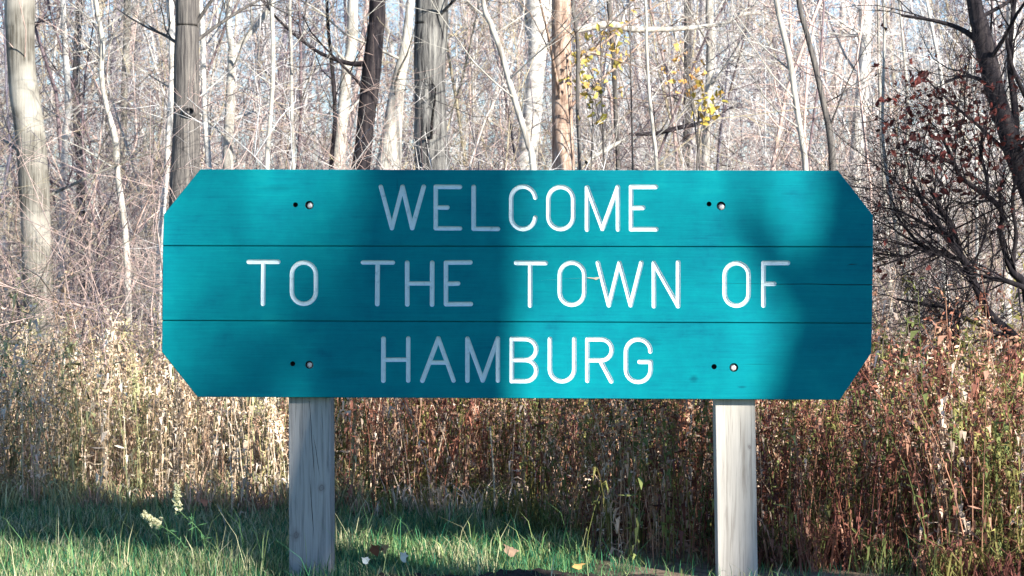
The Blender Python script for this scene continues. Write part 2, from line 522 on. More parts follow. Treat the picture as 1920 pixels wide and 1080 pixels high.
def stadium(a, b, w, y0, y1, w1, n=10):
    """tapering round-ended stroke cutter from a to b"""
    a, b = np.array(a), np.array(b)
    d = unit(b - a) if np.linalg.norm(b - a) > 1e-6 else np.array([1.0, 0])
    ang = math.atan2(d[1], d[0])
    out = []
    for (w_, y) in ((w, y0), (w1, y1)):
        ring = []
        for i in range(n + 1):
            t = ang - math.pi / 2 + math.pi * i / n
            ring.append((b[0] + w_ * math.cos(t), y, b[1] + w_ * math.sin(t)))
        for i in range(n + 1):
            t = ang + math.pi / 2 + math.pi * i / n
            ring.append((a[0] + w_ * math.cos(t), y, a[1] + w_ * math.sin(t)))
        out.append(ring)
    return out

def cutter_mesh(solids, mats, idx):
    V, Fs, mi = [], [], []
    for rings in solids:
        k = len(rings[0]); n = len(V)
        for r_ in rings: V += r_
        Fs.append([n + i for i in range(k)])
        Fs.append([n + k * (len(rings) - 1) + i for i in reversed(range(k))])
        for q in range(len(rings) - 1):
            for i in range(k):
                j = (i + 1) % k
                Fs.append([n + q * k + i, n + (q + 1) * k + i, n + (q + 1) * k + j, n + q * k + j])
    me = bpy.data.meshes.new("cutter")
    me.from_pydata([tuple(map(float, v)) for v in V], [], Fs)
    for m in mats: me.materials.append(m)
    me.polygons.foreach_set("material_index", [idx] * len(Fs))
    import bmesh
    bm = bmesh.new(); bm.from_mesh(me); bmesh.ops.recalc_face_normals(bm, faces=bm.faces); bm.to_mesh(me); bm.free()
    return me

def carve(me, cutters):
    o = bpy.data.objects.new("work", me); COL.objects.link(o)
    tmp = []
    for cm in cutters:
        c = bpy.data.objects.new("cutter", cm); COL.objects.link(c); tmp.append(c)
        md = o.modifiers.new("b", 'BOOLEAN'); md.operation = 'DIFFERENCE'; md.solver = 'EXACT'
        md.use_self = True; md.object = c
    bpy.context.view_layer.update()
    dg = bpy.context.evaluated_depsgraph_get()
    res = bpy.data.meshes.new_from_object(o.evaluated_get(dg))
    for c in tmp: bpy.data.objects.remove(c)
    bpy.data.objects.remove(o)
    return res

def arc(cx, cy, rx, ry, a0, a1, n=9):
    return [(cx + rx * math.cos(math.radians(a0 + (a1 - a0) * i / n)), cy - ry * math.sin(math.radians(a0 + (a1 - a0) * i / n))) for i in range(n + 1)]

def O_(l, r_, t, b):
    cx, R_ = (l + r_) / 2, (r_ - l) / 2
    return [arc(cx, t + R_, R_, R_, 180, 0, 12) + arc(cx, b - R_, R_, R_, 0, -180, 12) + [(l, t + R_)]]
def E_(x, t, m, b, xt, xm, xb):
    return [[(xt, t), (x, t), (x, b), (xb, b)], [(x, m), (xm, m)]]

row1 = [('W', [[(714.2, 350), (734.7, 427.6), (754.8, 350), (773.2, 427.6), (794.8, 350)]]),
        ('E', E_(817, 350.4, 388.9, 428, 862.4, 838.7, 862.4)),
        ('L', [[(888.1, 350.4), (888.1, 428.6), (934, 429)]]),
        ('C', [[(1003.7, 370.5)] + arc(981, 372.3, 22.5, 22.5, 20, 180, 11) + arc(981, 407, 22.5, 22.5, 180, 340, 11) + [(1003.7, 408)]]),
        ('O', O_(1028.3, 1074.8, 350.4, 429.5)),
        ('M', [[(1100.9, 430.4), (1100.9, 351.5), (1129.6, 429), (1158.7, 350.8), (1158.7, 430.4)]]),
        ('E', E_(1183.6, 350.4, 389.8, 429.8, 1229.8, 1206, 1230.4))]
row2 = [('T', [[(466.5, 491), (522, 491)], [(493.6, 491), (493.2, 569.5)]]),
        ('O', O_(547.3, 592.3, 492, 569.6)),
        ('T', [[(680.8, 492), (737, 492)], [(708, 492), (707.6, 570)]]),
        ('H', [[(763.7, 492.5), (763.7, 571)], [(810.2, 492.5), (810.2, 571)], [(763.7, 531.3), (810.2, 531.3)]]),
        ('E', E_(836.3, 492, 531.7, 570.2, 882, 858.5, 882.8)),
        ('T', [[(967.6, 493), (1023.5, 493)], [(994.4, 493), (994.2, 572.6)]]),
        ('O', O_(1049.6, 1095.6, 492.3, 571.4)),
        ('W', [[(1121.3, 492.6), (1142.1, 572), (1161.6, 492.8), (1182.4, 572), (1202.8, 492.6)]]),
        ('N', [[(1225.9, 574), (1225.9, 492.8), (1271.8, 573.6), (1271.8, 492.2)]]),
        ('O', O_(1358.9, 1403.8, 493.3, 573)),
        ('F', [[(1477.3, 492.8), (1431.6, 492.8), (1431.6, 573)], [(1431.6, 532.2), (1452, 532.2)]])]
row3 = [('H', [[(719, 634.7), (719, 713.8)], [(765.3, 634.7), (765.3, 713.8)], [(719, 674.4), (765.3, 674)]]),
        ('A', [[(792.2, 713.8), (821.8, 634.6), (850.2, 713.8)], [(805.5, 679.5), (838, 679.5)]]),
        ('M', [[(876.3, 713.8), (876.5, 635), (904.9, 713), (933.3, 635), (933.5, 713.8)]]),
        ('B', [[(959.6, 635.7), (959.6, 714.5)], [(959.6, 635.7), (985, 635.7)] + arc(986, 655.3, 19.7, 19.6, 90, -90, 10) + [(959.6, 675)],
               [(985, 675)] + arc(986, 694.7, 19.9, 19.8, 90, -90, 10) + [(959.6, 714.5)]]),
        ('U', [[(1031.2, 635.7), (1031.2, 692)] + arc(1054.1, 692, 22.9, 22.8, 180, 360, 12) + [(1077, 635.7)]]),
        ('R', [[(1101.5, 713.8), (1101.5, 636.2), (1128, 636.2)] + arc(1128, 655.8, 19.5, 19.6, 90, -90, 10) + [(1101.5, 675.4)],
               [(1126.3, 677), (1146.7, 714.5)]]),
        ('G', [[(1219.6, 659)] + arc(1197, 660, 23.3, 23.8, 18, 180, 11) + arc(1197, 692.6, 23.3, 23.4, 180, 360, 12) + [(1220.3, 678.5), (1199.2, 678.5)]])]

JW = 0.0016
def q2(px, py): return np.array(loc(px, py))
TL, TR_, RU, RL, BR, BL, LL, LU = [q2(*p) for p in ((375, 318), (1572, 320.5), (1637, 404), (1633.5, 662), (1575, 749.5), (370, 744), (303.5, 660), (307, 402))]
def on(a, b, z):
    t = (z - a[1]) / (b[1] - a[1]); return a + (b - a) * t
j1L, j1R = q2(305, 461), q2(1637, 463.2)
j2L, j2R = q2(304, 601), q2(1635, 606.2)
up_, dn_ = np.array([0, JW]), np.array([0, -JW])
plank_polys = [[LU, j1L + up_, j1R + up_, RU, TR_, TL][::1],
               [j1L + dn_, j2L + up_, j2R + up_, j1R + dn_],
               [j2L + dn_, LL, BL, BR, RL, j2R + dn_]]
THK = 0.038
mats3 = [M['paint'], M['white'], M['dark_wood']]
bolts = [[(580, 384.5, 8.0, 581, 385.5), (1352, 386, 8.2, 1353.5, 388.5)], [], [(580, 684, 7.6, 580.5, 685), (1376, 689, 8.2, 1375.5, 690)]]
holes = [[(554, 384, 4.8), (1329.5, 382.5, 4.6)], [], [(548.8, 682, 4.8), (1339, 687.5, 5.0)]]
def circ(px, py, rpx, y0, y1, n=20):
    c = loc(px, py); r_ = rpx / 500.0
    return [[(c[0] + r_ * math.cos(2 * math.pi * i / n), y, c[1] + r_ * math.sin(2 * math.pi * i / n)) for i in range(n)] for y in (y0, y1)]

def crack_cut(pts, y0, depth, wmax, flip=1):
    """thin wedge groove along a px polyline; width grows along it"""
    sol = []
    for i in range(len(pts) - 1):
        a, b = pts[i], pts[i + 1]
        wa, wb = wmax * max(a[2], 0.03), wmax * max(b[2], 0.03)
        A, B = a[:2], b[:2]
        d = unit(np.array(B) - np.array(A)); n_ = np.array([-d[1], d[0]])
        A = np.array(A) - d * 0.0006; B = np.array(B) + d * 0.0006
        ring0 = [A + n_ * wa, A - n_ * wa, B - n_ * wb, B + n_ * wb]
        ring1 = [A + n_ * wa * 0.2, A - n_ * wa * 0.2, B - n_ * wb * 0.2, B + n_ * wb * 0.2]
        sol.append([[(q[0], y0 - 0.002, q[1]) for q in ring0], [(q[0], y0 + depth, q[1]) for q in ring1]])
    return sol

SW = 3.95 / 500.0     # half stroke width
for pi_, (poly, row) in enumerate(zip(plank_polys, (row1, row2, row3))):
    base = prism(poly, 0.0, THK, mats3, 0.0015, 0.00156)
    sol = []; letter_pts = []
    for li, (ch, strokes) in enumerate(row):
        for s in strokes:
            P = [loc(*p) for p in s]
            P = [(p[0] + random.uniform(-1, 1) * 0.0006, p[1] + random.uniform(-1, 1) * 0.0006) for p in P] if len(P) < 8 else P
            for a, b in zip(P[:-1], P[1:]):
                w = SW * random.uniform(0.97, 1.06) if len(P) < 8 else SW
                sol.append(stadium(a, b, w * 1.1, -0.001, 0.0062, w * 0.62))
                for t in np.linspace(0, 1, 9): letter_pts.append((a[0] + (b[0] - a[0]) * t, a[1] + (b[1] - a[1]) * t, li))
    cutters = [cutter_mesh(sol, mats3, 1)]
    hs = [circ(px, py, r_, -0.01, 0.030) for (px, py, r_) in holes[pi_]] + [circ(b[0], b[1], b[2], -0.01, 0.020) for b in bolts[pi_]]
    if hs: cutters.append(cutter_mesh(hs, mats3, 2))
    if pi_ == 1:
        cr = [(1235, 529.5, 0.0), (1300, 530.5, .12), (1420, 532, .3), (1450, 533, .6), (1520, 532.4, .75), (1580, 534, .9), (1650, 534, 1)]
        cr = [(*loc(x, y), w) for x, y, w in cr]
        cr2 = [(*loc(1588, 497.5), .1), (*loc(1597, 495.5), .9), (*loc(1610, 495), .1)]
        cr3 = [(*loc(1010, 526), .02), (*loc(1060, 522.5), .25), (*loc(1100, 521.5), .35), (*loc(1106, 521), .0)]
        cutters.append(cutter_mesh(crack_cut(cr, 0, 0.012, 0.0018), mats3, 2))
        cutters.append(cutter_mesh(crack_cut(cr2, 0, 0.003, 0.0022) , mats3, 2))
        cutters.append(cutter_mesh(crack_cut(cr3, 0, 0.002, 0.0012), mats3, 1))
    me = carve(base, cutters)
    # split the painted groove of each letter off as a mesh of its own
    LP = np.array(letter_pts)
    co = np.array([v.co[:] for v in me.vertices])
    plank_f, letter_f = [], {}
    for p in me.polygons:
        if p.material_index == 1 and abs(p.center.y) > 1e-5:
            c = p.center
            i = int(np.argmin((LP[:, 0] - c.x) ** 2 + (LP[:, 1] - c.z) ** 2))
            if (LP[i, 0] - c.x) ** 2 + (LP[i, 1] - c.z) ** 2 < 0.0004:
                letter_f.setdefault(int(LP[i, 2]), []).append(p)
                continue
        plank_f.append(p)
    def sub(polys, name, mats, keep_idx):
        used = {}
        V, Fs, mi = [], [], []
        for p in polys:
            f = []
            for v in p.vertices:
                if v not in used:
                    used[v] = len(V); V.append(tuple(co[v]))
                f.append(used[v])
            Fs.append(f); mi.append(p.material_index if keep_idx else 0)
        m_ = bpy.data.meshes.new(name); m_.from_pydata(V, [], Fs)
        for q in mats: m_.materials.append(q)
        m_.polygons.foreach_set("material_index", mi)
        return m_
    po = obj("plank", sub(plank_f, "plank", mats3, True), None, sign)
    tag(po, ["top teal plank reading WELCOME", "middle teal plank reading TO THE TOWN OF", "bottom teal plank reading HAMBURG"][pi_])
    for li, (ch, _) in enumerate(row):
        if li in letter_f:
            lo = obj("letter", sub(letter_f[li], "letter", [M['white']], False), None, po)
            tag(lo, "white routed letter " + ch)
    for (px, py, r_, bx, by) in bolts[pi_]:
        # washer, hexagonal head with a slight dome
        c = loc(bx, by)
        g = Geo()
        rr = r_ / 500.0
        def lathe(prof, n):
            V = []
            for (R_, y) in prof: V += [(c[0] + R_ * math.cos(2 * math.pi * i / n + .3), y, c[1] + R_ * math.sin(2 * math.pi * i / n + .3)) for i in range(n)]
            Fs = [[k * n + i, k * n + (i + 1) % n, (k + 1) * n + (i + 1) % n, (k + 1) * n + i] for k in range(len(prof) - 1) for i in range(n)]
            Fs.append([(len(prof) - 1) * n + i for i in range(n)])
            return V, Fs
        V1, F1 = lathe([(rr * 0.8, 0.0195), (rr * 0.8, 0.0172), (rr * 0.55, 0.0168)], 20)
        V2, F2 = lathe([(rr * 0.68, 0.0170), (rr * 0.68, 0.0060), (rr * 0.60, 0.0035), (rr * 0.3, 0.0022)], 6)
        me2 = bpy.data.meshes.new("bolt")
        me2.from_pydata(V1 + V2, [], F1 + [[i + len(V1) for i in f] for f in F2])
        obj("bolt", me2, M['zinc'], po)
    if pi_ == 1:
        pts = [(1099, 520.5), (1104, 519.8), (1112, 520.6), (1121, 519.5), (1126, 520), (1121, 523.5), (1117, 525.2), (1112, 523), (1105, 522.2)]
        me2 = prism([loc(*p) for p in pts][::-1], -0.0025, 0.001, [M['raw_wood']], 0.0008)
        tag(obj("splinter", me2, None, po), "pale splinter of bare wood between the letters O and W")

def make_post(corn, cracks, knots, label, base, dark):
    yf = 0.040
    P = [loc(px, py, yf) for px, py in corn]     # bottom-left, bottom-right, top-right, top-left
    zb, zt = -0.35, loc(0, 340, yf)[1]
    def ext(a, b, z):
        t = (z - a[1]) / (b[1] - a[1]); return (a[0] + (b[0] - a[0]) * t, z)
    poly = [ext(P[3], P[0], zb), ext(P[2], P[1], zb), ext(P[2], P[1], zt), ext(P[3], P[0], zt)]
    kn = [(loc(px, py, yf)[0], yf, loc(px, py, yf)[1], r_) for px, py, r_ in knots]
    mt = post_mat("weathered_post_wood", kn, base, dark)
    me = prism(poly, yf, yf + 0.14, [mt, M['dark_wood']], 0.003)
    cut = []
    for c in cracks:
        pts = [(*loc(px, py, yf), w) for px, py, w in c]
        cut.append(cutter_mesh(crack_cut(pts, yf, 0.008, 0.0014), [mt, M['dark_wood']], 1))
    if cut: me = carve(me, cut)
    return tag(obj("post", me, None, sign), label)
make_post([(542, 1078), (620, 1078), (619, 752), (541, 752)],
          [[(580, 752, .6), (583, 790, .7), (585, 830, .9), (588, 870, .8), (590, 895, .1)],
           [(587, 815, .1), (592, 840, .7), (596, 870, .8), (600, 895, .1)],
           [(581, 893, .1), (583, 930, .9), (586, 970, 1), (589, 1010, .15)],
           [(603, 760, .1), (604, 790, .5), (606, 815, .1)]],
          [(604, 914, 0.021), (556, 1002, 0.022)], "weathered grey timber post with long cracks and two knots", (0.35, 0.335, 0.33), (0.15, 0.145, 0.15))
make_post([(1346, 1085), (1421, 1085), (1416, 758), (1340.5, 758)],
          [[(1387, 770, .1), (1389, 820, .35), (1390, 860, .1)]], [(1405, 838, 0.012)], "pale sunlit timber post", (0.46, 0.43, 0.39), (0.27, 0.24, 0.21))

# ------------------------------------------------------------------ trees read from the photograph
def rough_trunk(P, R, sides, seed, amp=0.06, lump=2.5):
    """trunk with an uneven surface"""
    g = Geo(); g.tube(P, R, sides)
    C, Nn, Rr, T, F4, F3 = g.arrays()
    out = np.empty_like(C)
    for i in range(len(C)):
        p = C[i] + Nn[i] * Rr[i]
        v = noise.noise(Vector((p[0] * 9 + seed, p[1] * 9, p[2] * lump))) + 0.5 * noise.noise(Vector((p[0] * 22, p[1] * 22 + seed, p[2] * 4)))
        out[i] = C[i] + Nn[i] * Rr[i] * (1 + amp * v)
    return np_mesh("trunk", out, F4, None, None, True)

TREES = []
def tree(pts, D, mat, label, cat="tree", name="tree", top=4.0, limbs=None, seed=0, dD=0.0, sides=14, amp=0.05, autolimb=6, lsize=1.0, knot=None, group="bare trees standing behind the sign", lower=True):
    """pts: (px, py, width px) from the top of the frame down; D: distance from the camera"""
    rg = np.random.default_rng(1000 + seed)
    rows = []
    n = len(pts)
    for i, (px, py, w) in enumerate(pts):
        d = D + dD * i / max(n - 1, 1)
        p = at(px, py, d); rows.append([p.x, p.y, p.z, w * 0.5 * d / F])
    A = np.array(rows)
    # down to the ground
    dirv = unit(A[-1, :3] - A[-2, :3]); r0 = A[-1, 3]
    gz = ground_h(A[-1, 0], A[-1, 1]) - 0.15
    dz = A[-1, 2] - gz
    if lower and dz > 0.1:
        sl = dirv[:2] / min(dirv[2], -0.5) * -1 * 0.5
        A = np.vstack([A, [A[-1, 0] + sl[0] * dz * .5, A[-1, 1] + sl[1] * dz * .5, A[-1, 2] - dz * .6, r0 * 1.04],
                       [A[-1, 0] + sl[0] * dz * .7, A[-1, 1] + sl[1] * dz * .7, gz, r0 * 1.35]])
    # up beyond the frame
    if top > 0:
        u = unit(A[0, :3] - A[1, :3]); u = unit(u + np.array([0, 0, 0.6]))
        r1 = A[0, 3]
        A = np.vstack([[*(A[0, :3] + u * top), r1 * 0.45], [*(A[0, :3] + u * top * .5 + rg.normal(0, .05, 3)), r1 * 0.75], A])
    A = A[::-1]
    base = A[0, :3].copy(); base[2] = ground_h(base[0], base[1])
    S_ = smooth_path(A, max(18, int(len(A) * 7)))
    P, R = S_[:, :3] - base, np.maximum(S_[:, 3], 0.002)
    root = empty(name, tuple(base)); tag(root, label, cat, group)
    obj("trunk", rough_trunk(P, R, sides, seed * 3.7, amp), mat, root)
    for lb in (limbs or []):
        B = []
        for (px, py, w) in lb:
            p = at(px, py, D + (lb[0][1] * 0)); B.append([p.x - base[0], p.y - base[1] + 0.04 * len(B), p.z - base[2], w * .5 * D / F])
        B = smooth_path(B, len(B) * 5)
        lm = Geo(); lm.tube(B[:, :3], B[:, 3], 8)
        for k in range(3):
            i = rg.integers(len(B) // 3, len(B)); i = min(i, len(B) - 2)
            grow(lm, B[i, :3], unit(B[i + 1, :3] - B[i, :3]) + rg.normal(0, .4, 3), 0.5, max(B[i, 3] * .5, 0.003), 1, rg, 3)
        obj("branch", lm.mesh("branch", True), mat, root)
    if autolimb:
        cr = Geo()
        k = len(P)
        for c in range(autolimb):
            i = int(rg.uniform(0.35, 0.97) * (k - 1))
            a = rg.uniform(0, 2 * math.pi)
            dr = np.array([math.cos(a), math.sin(a), rg.uniform(0.3, 1.0)])
            grow(cr, P[i], dr, rg.uniform(0.6, 1.5) * lsize, min(R[i] * 0.3, 0.013), 2, rg, 5, 0.14, 0.06, 5)
        tag(obj("crown", cr.mesh("crown", True), mat, root))
    if knot:
        kx, ky, kr, D_ = knot
        c = at(kx, ky, D_)
        n = 20
        V, Fs = [], []
        for (rr_, yy) in ((1.25, 0.02), (0.95, -0.012), (0.7, -0.014), (0.45, 0.0), (0.15, 0.03)):
            V += [(c.x - base[0] + kr * rr_ * math.cos(6.283 * i / n), c.y - base[1] + yy, c.z - base[2] + kr * 0.8 * rr_ * math.sin(6.283 * i / n)) for i in range(n)]
        Fs = [[q * n + i, q * n + (i + 1) % n, (q + 1) * n + (i + 1) % n, (q + 1) * n + i] for q in range(4) for i in range(n)]
        m2 = bpy.data.meshes.new("knot"); m2.from_pydata(V, [], Fs + [[4 * n + i for i in range(n)]])
        m2.materials.append(mat); m2.materials.append(M['dark_wood'])
        m2.polygons.foreach_set("material_index", [0] * (2 * n) + [1] * (2 * n + 1))
        for pq in m2.polygons: pq.use_smooth = True
        obj("knot", m2, mat, root)
    TREES.append(root)
    return root

tree([(38, -30, 56), (38, 60, 54), (40, 120, 53), (47, 185, 56), (56, 250, 56), (62, 330, 57), (66, 400, 56), (70, 500, 56), (74, 580, 57)], 14.0, M['bark_tan'],
     "thick smooth tan trunk at the far left, bending right towards its foot", seed=1, autolimb=5, sides=20)
tree([(352, -30, 44), (351, 60, 45), (349, 110, 47), (350, 200, 49), (348, 300, 54), (345, 390, 56)], 13.0, M['bark_grey'],
     "straight grey trunk with a knot hole rising behind the upper left corner of the sign", seed=2, autolimb=5, sides=20, knot=(355, 209, 0.040, 12.91))  # this trunk's shade is put into its darker bark colour
tree([(708, -20, 30), (704, 60, 32), (697, 130, 36), (688, 210, 33), (681, 280, 33), (674, 340, 36), (668, 420, 38)], 15.0, M['bark_dark'],
     "slim dark trunk leaning right just left of the furrowed trunk above the sign", seed=3, autolimb=5,
     limbs=[[(684, 120, 12), (650, 117, 9), (600, 98, 7), (560, 70, 6), (520, 35, 5), (490, 0, 4)]])
tree([(662, -20, 20), (660, 80, 20), (650, 130, 20), (644, 200, 22), (638, 260, 24), (634, 330, 26)], 18.0, M['bark_pale'],
     "pale crooked slim trunk just left of the leaning dark trunk", seed=4)
tree([(809, -30, 62), (808, 60, 61), (806, 130, 60), (806, 200, 60), (808, 260, 64), (813, 320, 68), (814, 400, 72)], 13.5, M['bark_furrowed'],
     "thickest trunk with deep furrowed grey bark above the letters W and E of the sign", seed=5, sides=32, amp=0.09, autolimb=6)
tree([(768, 20, 16), (760, 90, 20), (748, 150, 26), (738, 220, 34), (731, 290, 44), (727, 340, 50)], 16.5, M['bark_pale'],
     "pale trunk widening downwards, half hidden behind the furrowed trunk", seed=6, top=3)
tree([(1006, -20, 44), (1008, 40, 38), (1007, 100, 34), (1002, 160, 34), (996, 230, 36), (989, 290, 38), (986, 350, 42)], 18.0, M['bark_white'],
     "bright white forked trunk beside the reddish trunk above the letter O of the sign", seed=7,
     limbs=[[(1000, 80, 14), (985, 40, 12), (975, 0, 11), (965, -30, 10)], [(1008, 70, 12), (1030, 25, 9), (1036, -20, 8)]])
tree([(1052, -30, 36), (1052, 60, 37), (1053, 150, 38), (1055, 250, 40), (1057, 330, 43)], 14.5, M['bark_red'],
     "straight reddish-brown trunk with flaky bark above the middle of the sign", seed=8, sides=20)
tree([(902, -20, 9), (920, 45, 10), (937, 90, 11), (957, 160, 12), (975, 220, 12), (990, 270, 12), (1001, 330, 13)], 12.6, M['bark_pale'],
     "thin pale sapling leaning left across the white forked trunk", cat="sapling", name="sapling", seed=9, sides=8, autolimb=4, top=2, group="saplings among the trees")
sap = [([(511, -20, 8), (512, 80, 9), (511, 160, 9), (506, 230, 9), (500, 330, 10)], 14.0, 'bark_pale', "thin pale stem with a slight bend above the letters TO of the sign"),
       ([(544, -20, 6), (546, 100, 6), (547, 200, 7), (550, 330, 7)], 15.0, 'bark_pale', "very thin straight stem to the left of the curved side branch of the dark trunk"),
       ([(612, -20, 6), (616, 60, 7), (624, 140, 8), (628, 230, 8), (620, 330, 9)], 15.5, 'bark_dark', "thin dark stem crossing the side branch of the leaning dark trunk"),
       ([(1074, -20, 6), (1079, 40, 7), (1084, 100, 8), (1083, 200, 8), (1088, 330, 8)], 14.0, 'bark_grey', "thin wavy grey stem close to the right side of the reddish trunk"),
       ([(1140, -20, 9), (1147, 60, 9), (1152, 140, 10), (1155, 230, 9), (1160, 330, 10)], 16.0, 'bark_grey', "slim grey stem rising among the yellow leaves"),
       ([(1208, -20, 5), (1212, 80, 6), (1217, 170, 6), (1225, 250, 7), (1232, 330, 7)], 13.5, 'bark_pale', "thin pale whip right of the yellow leaves, straight and leaning left"),
       ([(1452, -20, 10), (1466, 50, 11), (1480, 110, 12), (1492, 190, 11), (1503, 260, 11), (1512, 340, 12)], 13.0, 'bark_pale', "pale sapling leaning left above the upper right of the sign"),
       ([(1494, -20, 9), (1512, 60, 10), (1530, 130, 11), (1543, 190, 11), (1556, 250, 14), (1562, 340, 14)], 13.6, 'bark_grey', "grey sapling leaning left near the upper right corner of the sign"),
       ([(118, -20, 10), (120, 50, 11), (124, 120, 12), (128, 200, 12), (122, 270, 13), (118, 380, 14)], 17.0, 'bark_white', "white slender stem just right of the thick tan trunk"),
       ([(150, -20, 14), (146, 60, 14), (143, 140, 14), (144, 230, 15), (150, 330, 16)], 18.0, 'bark_grey', "brownish slim trunk between two pale stems at the left"),
       ([(176, -20, 9), (184, 30, 9), (192, 80, 10), (190, 140, 10), (200, 200, 10), (216, 260, 12), (221, 330, 12), (235, 440, 13), (240, 560, 14)], 14.5, 'bark_pale', "crooked pale stem zigzagging down between the two big left trunks"),
       ([(316, -20, 14), (322, 60, 13), (322, 150, 12), (318, 230, 12), (312, 320, 12), (303, 420, 13), (298, 520, 13)], 15.0, 'bark_white', "bright pale stem tight against the left side of the knotted grey trunk"),
       ([(372, -20, 12), (380, 60, 11), (382, 150, 11), (386, 240, 12), (392, 330, 12)], 15.2, 'bark_white', "pale stem just right of the knotted grey trunk"),
       ([(240, -20, 14), (238, 60, 14), (234, 140, 13), (232, 230, 13), (228, 330, 13)], 19.0, 'bark_tan', "tan trunk standing back in the middle of the upper left woods"),
       ]
for i, (p, D, m, lab) in enumerate(sap):
    tree(p, D, M[m], lab, cat="sapling", name="sapling", seed=20 + i, sides=8, autolimb=5, top=2.5, amp=0.03, lsize=0.8, group="saplings among the trees")
tree([(436, 92, 17), (434, 140, 17), (431, 200, 18), (428, 270, 19), (427, 340, 20)], 16.0, M['bark_pale'],
     "pale Y-shaped tree forking low, second trunk right of the knotted grey one", seed=40, top=0, autolimb=3, lsize=.8,
     limbs=[[(437, 100, 14), (430, 70, 12), (425, 35, 11), (428, -10, 10), (433, -80, 8)], [(436, 100, 13), (455, 75, 12), (480, 45, 11), (505, 5, 10), (530, -50, 8)]])
tree([(1623, -20, 24), (1622, 50, 24), (1621, 110, 24), (1617, 160, 24), (1612, 210, 25), (1607, 280, 26), (1602, 360, 27)], 17.5, M['bark_white'],
     "white trunk behind the upper right corner of the sign with a dark side branch", seed=41,
     limbs=[[(1625, 62, 8), (1650, 64, 7), (1690, 62, 5)], [(1618, 64, 8), (1595, 66, 7), (1555, 60, 5)]])
tree([(1331, -20, 15), (1333, 60, 16), (1330, 150, 15), (1325, 230, 15), (1322, 330, 16)], 17.0, M['bark_pale'],
     "pale slim trunk right of the yellow leaves with a bent black branch near its top", seed=42,
     limbs=[[(1330, 47, 8), (1355, 45, 9), (1372, 34, 10), (1395, 24, 9), (1430, 20, 6)]])
tree([(1288, -20, 14), (1290, 60, 15), (1290, 150, 16), (1288, 230, 15), (1286, 330, 16)], 19.5, M['bark_grey'],
     "grey trunk standing between the yellow leaves and the pale slim trunk", seed=43)
tree([(1893, 120, 20), (1891, 200, 20), (1889, 300, 20), (1890, 400, 22), (1888, 480, 22)], 15.0, M['bark_white'],
     "bright white trunk seen through the dark shrub at the far right", seed=44)
rs = [([(1655, 250, 6), (1672, 380, 7), (1690, 480, 8), (1712, 600, 8), (1738, 700, 9), (1752, 760, 9)], 11.5, 'bark_pale', "long pale whip arching down right of the sign, nearest the sign edge"),
      ([(1762, 440, 11), (1768, 500, 12), (1774, 560, 13), (1780, 640, 13)], 14.0, 'bark_white', "short white stem framed by the forks of the dark shrub"),
      ([(1833, 540, 7), (1836, 600, 8), (1842, 660, 8), (1848, 730, 9)], 12.5, 'bark_white', "white stem below the long dark branch at the right"),
      ([(1690, 420, 9), (1692, 500, 9), (1693, 580, 10), (1700, 680, 10)], 14.5, 'bark_pale', "pale upright stem close to the right edge of the sign"),
      ([(1660, 380, 9), (1664, 450, 9), (1668, 540, 9), (1672, 640, 9)], 15.0, 'bark_pale', "faint pale stem closest to the right edge of the sign")]
for i, (p, D, m, lab) in enumerate(rs):
    tree(p, D, M[m], lab, cat="sapling", name="sapling", seed=60 + i, sides=7, autolimb=3, top=1.6, amp=0.03, lsize=0.6, group="saplings among the trees")
tree([(1822, -30, 28), (1836, 40, 32), (1850, 100, 36), (1866, 170, 36), (1884, 230, 34), (1902, 290, 36), (1925, 350, 36), (1945, 430, 38)], 11.0, M['bark_dark'],
     "dark gnarled trunk leaning left in the upper right corner", seed=70, autolimb=6, sides=18, amp=0.12,
     limbs=[[(1850, 100, 14), (1830, 70, 12), (1800, 48, 9), (1760, 34, 7), (1700, 22, 5)], [(1870, 170, 12), (1845, 150, 9), (1815, 140, 6), (1780, 150, 5)],
            [(1905, 300, 16), (1906, 200, 14), (1900, 120, 11), (1908, 40, 9), (1918, -20, 8)], [(1885, 60, 6), (1900, 120, 8), (1930, 180, 9)]])

# horizontal fallen limbs among the trees
def limb(pts, D, mat, label, seed):
    rg = np.random.default_rng(seed)
    B = []
    for k, (px, py, w) in enumerate(pts):
        p = at(px, py, D + 0.1 * k); B.append([*p, w * .5 * D / F])
    B = smooth_path(B, len(B) * 5)
    base = B[0, :3].copy()
    g = Geo(); g.tube(B[:, :3] - base, B[:, 3], 8)
    for k in range(7):
        i = int(rg.integers(2, len(B) - 2))
        grow(g, B[i, :3] - base, unit(B[i + 1, :3] - B[i, :3]) + rg.normal(0, .5, 3), 0.45, 0.005, 1, rg, 3)
    o = obj("fallen_branch", g.mesh("fallen_branch", True), mat); o.location = tuple(base)
    tag(o, label, "branch", "branches caught between the trees")
limb([(1078, 58, 12), (1110, 50, 14), (1142, 46, 15), (1185, 54, 14), (1240, 55, 11), (1300, 52, 9), (1340, 46, 7)], 15.5, M['bark_pale'], "pale horizontal branch caught between stems near the top of the yellow leaves", 1)
limb([(1180, 252, 6), (1230, 250, 8), (1270, 240, 9), (1310, 232, 8), (1340, 218, 5)], 16.0, M['bark_dark'], "dark horizontal branch just above the sign top, right of the middle", 2)
limb([(1100, 305, 9), (1120, 290, 9), (1145, 275, 8), (1170, 262, 6)], 15.6, M['bark_pale'], "short pale branch slanting up above the letter M of the sign", 3)
limb([(-20, 640, 8), (30, 642, 8), (60, 652, 7), (100, 662, 5)], 12.0, M['bark_tan'], "tan fallen branch lying low in the weeds at the left edge", 4)

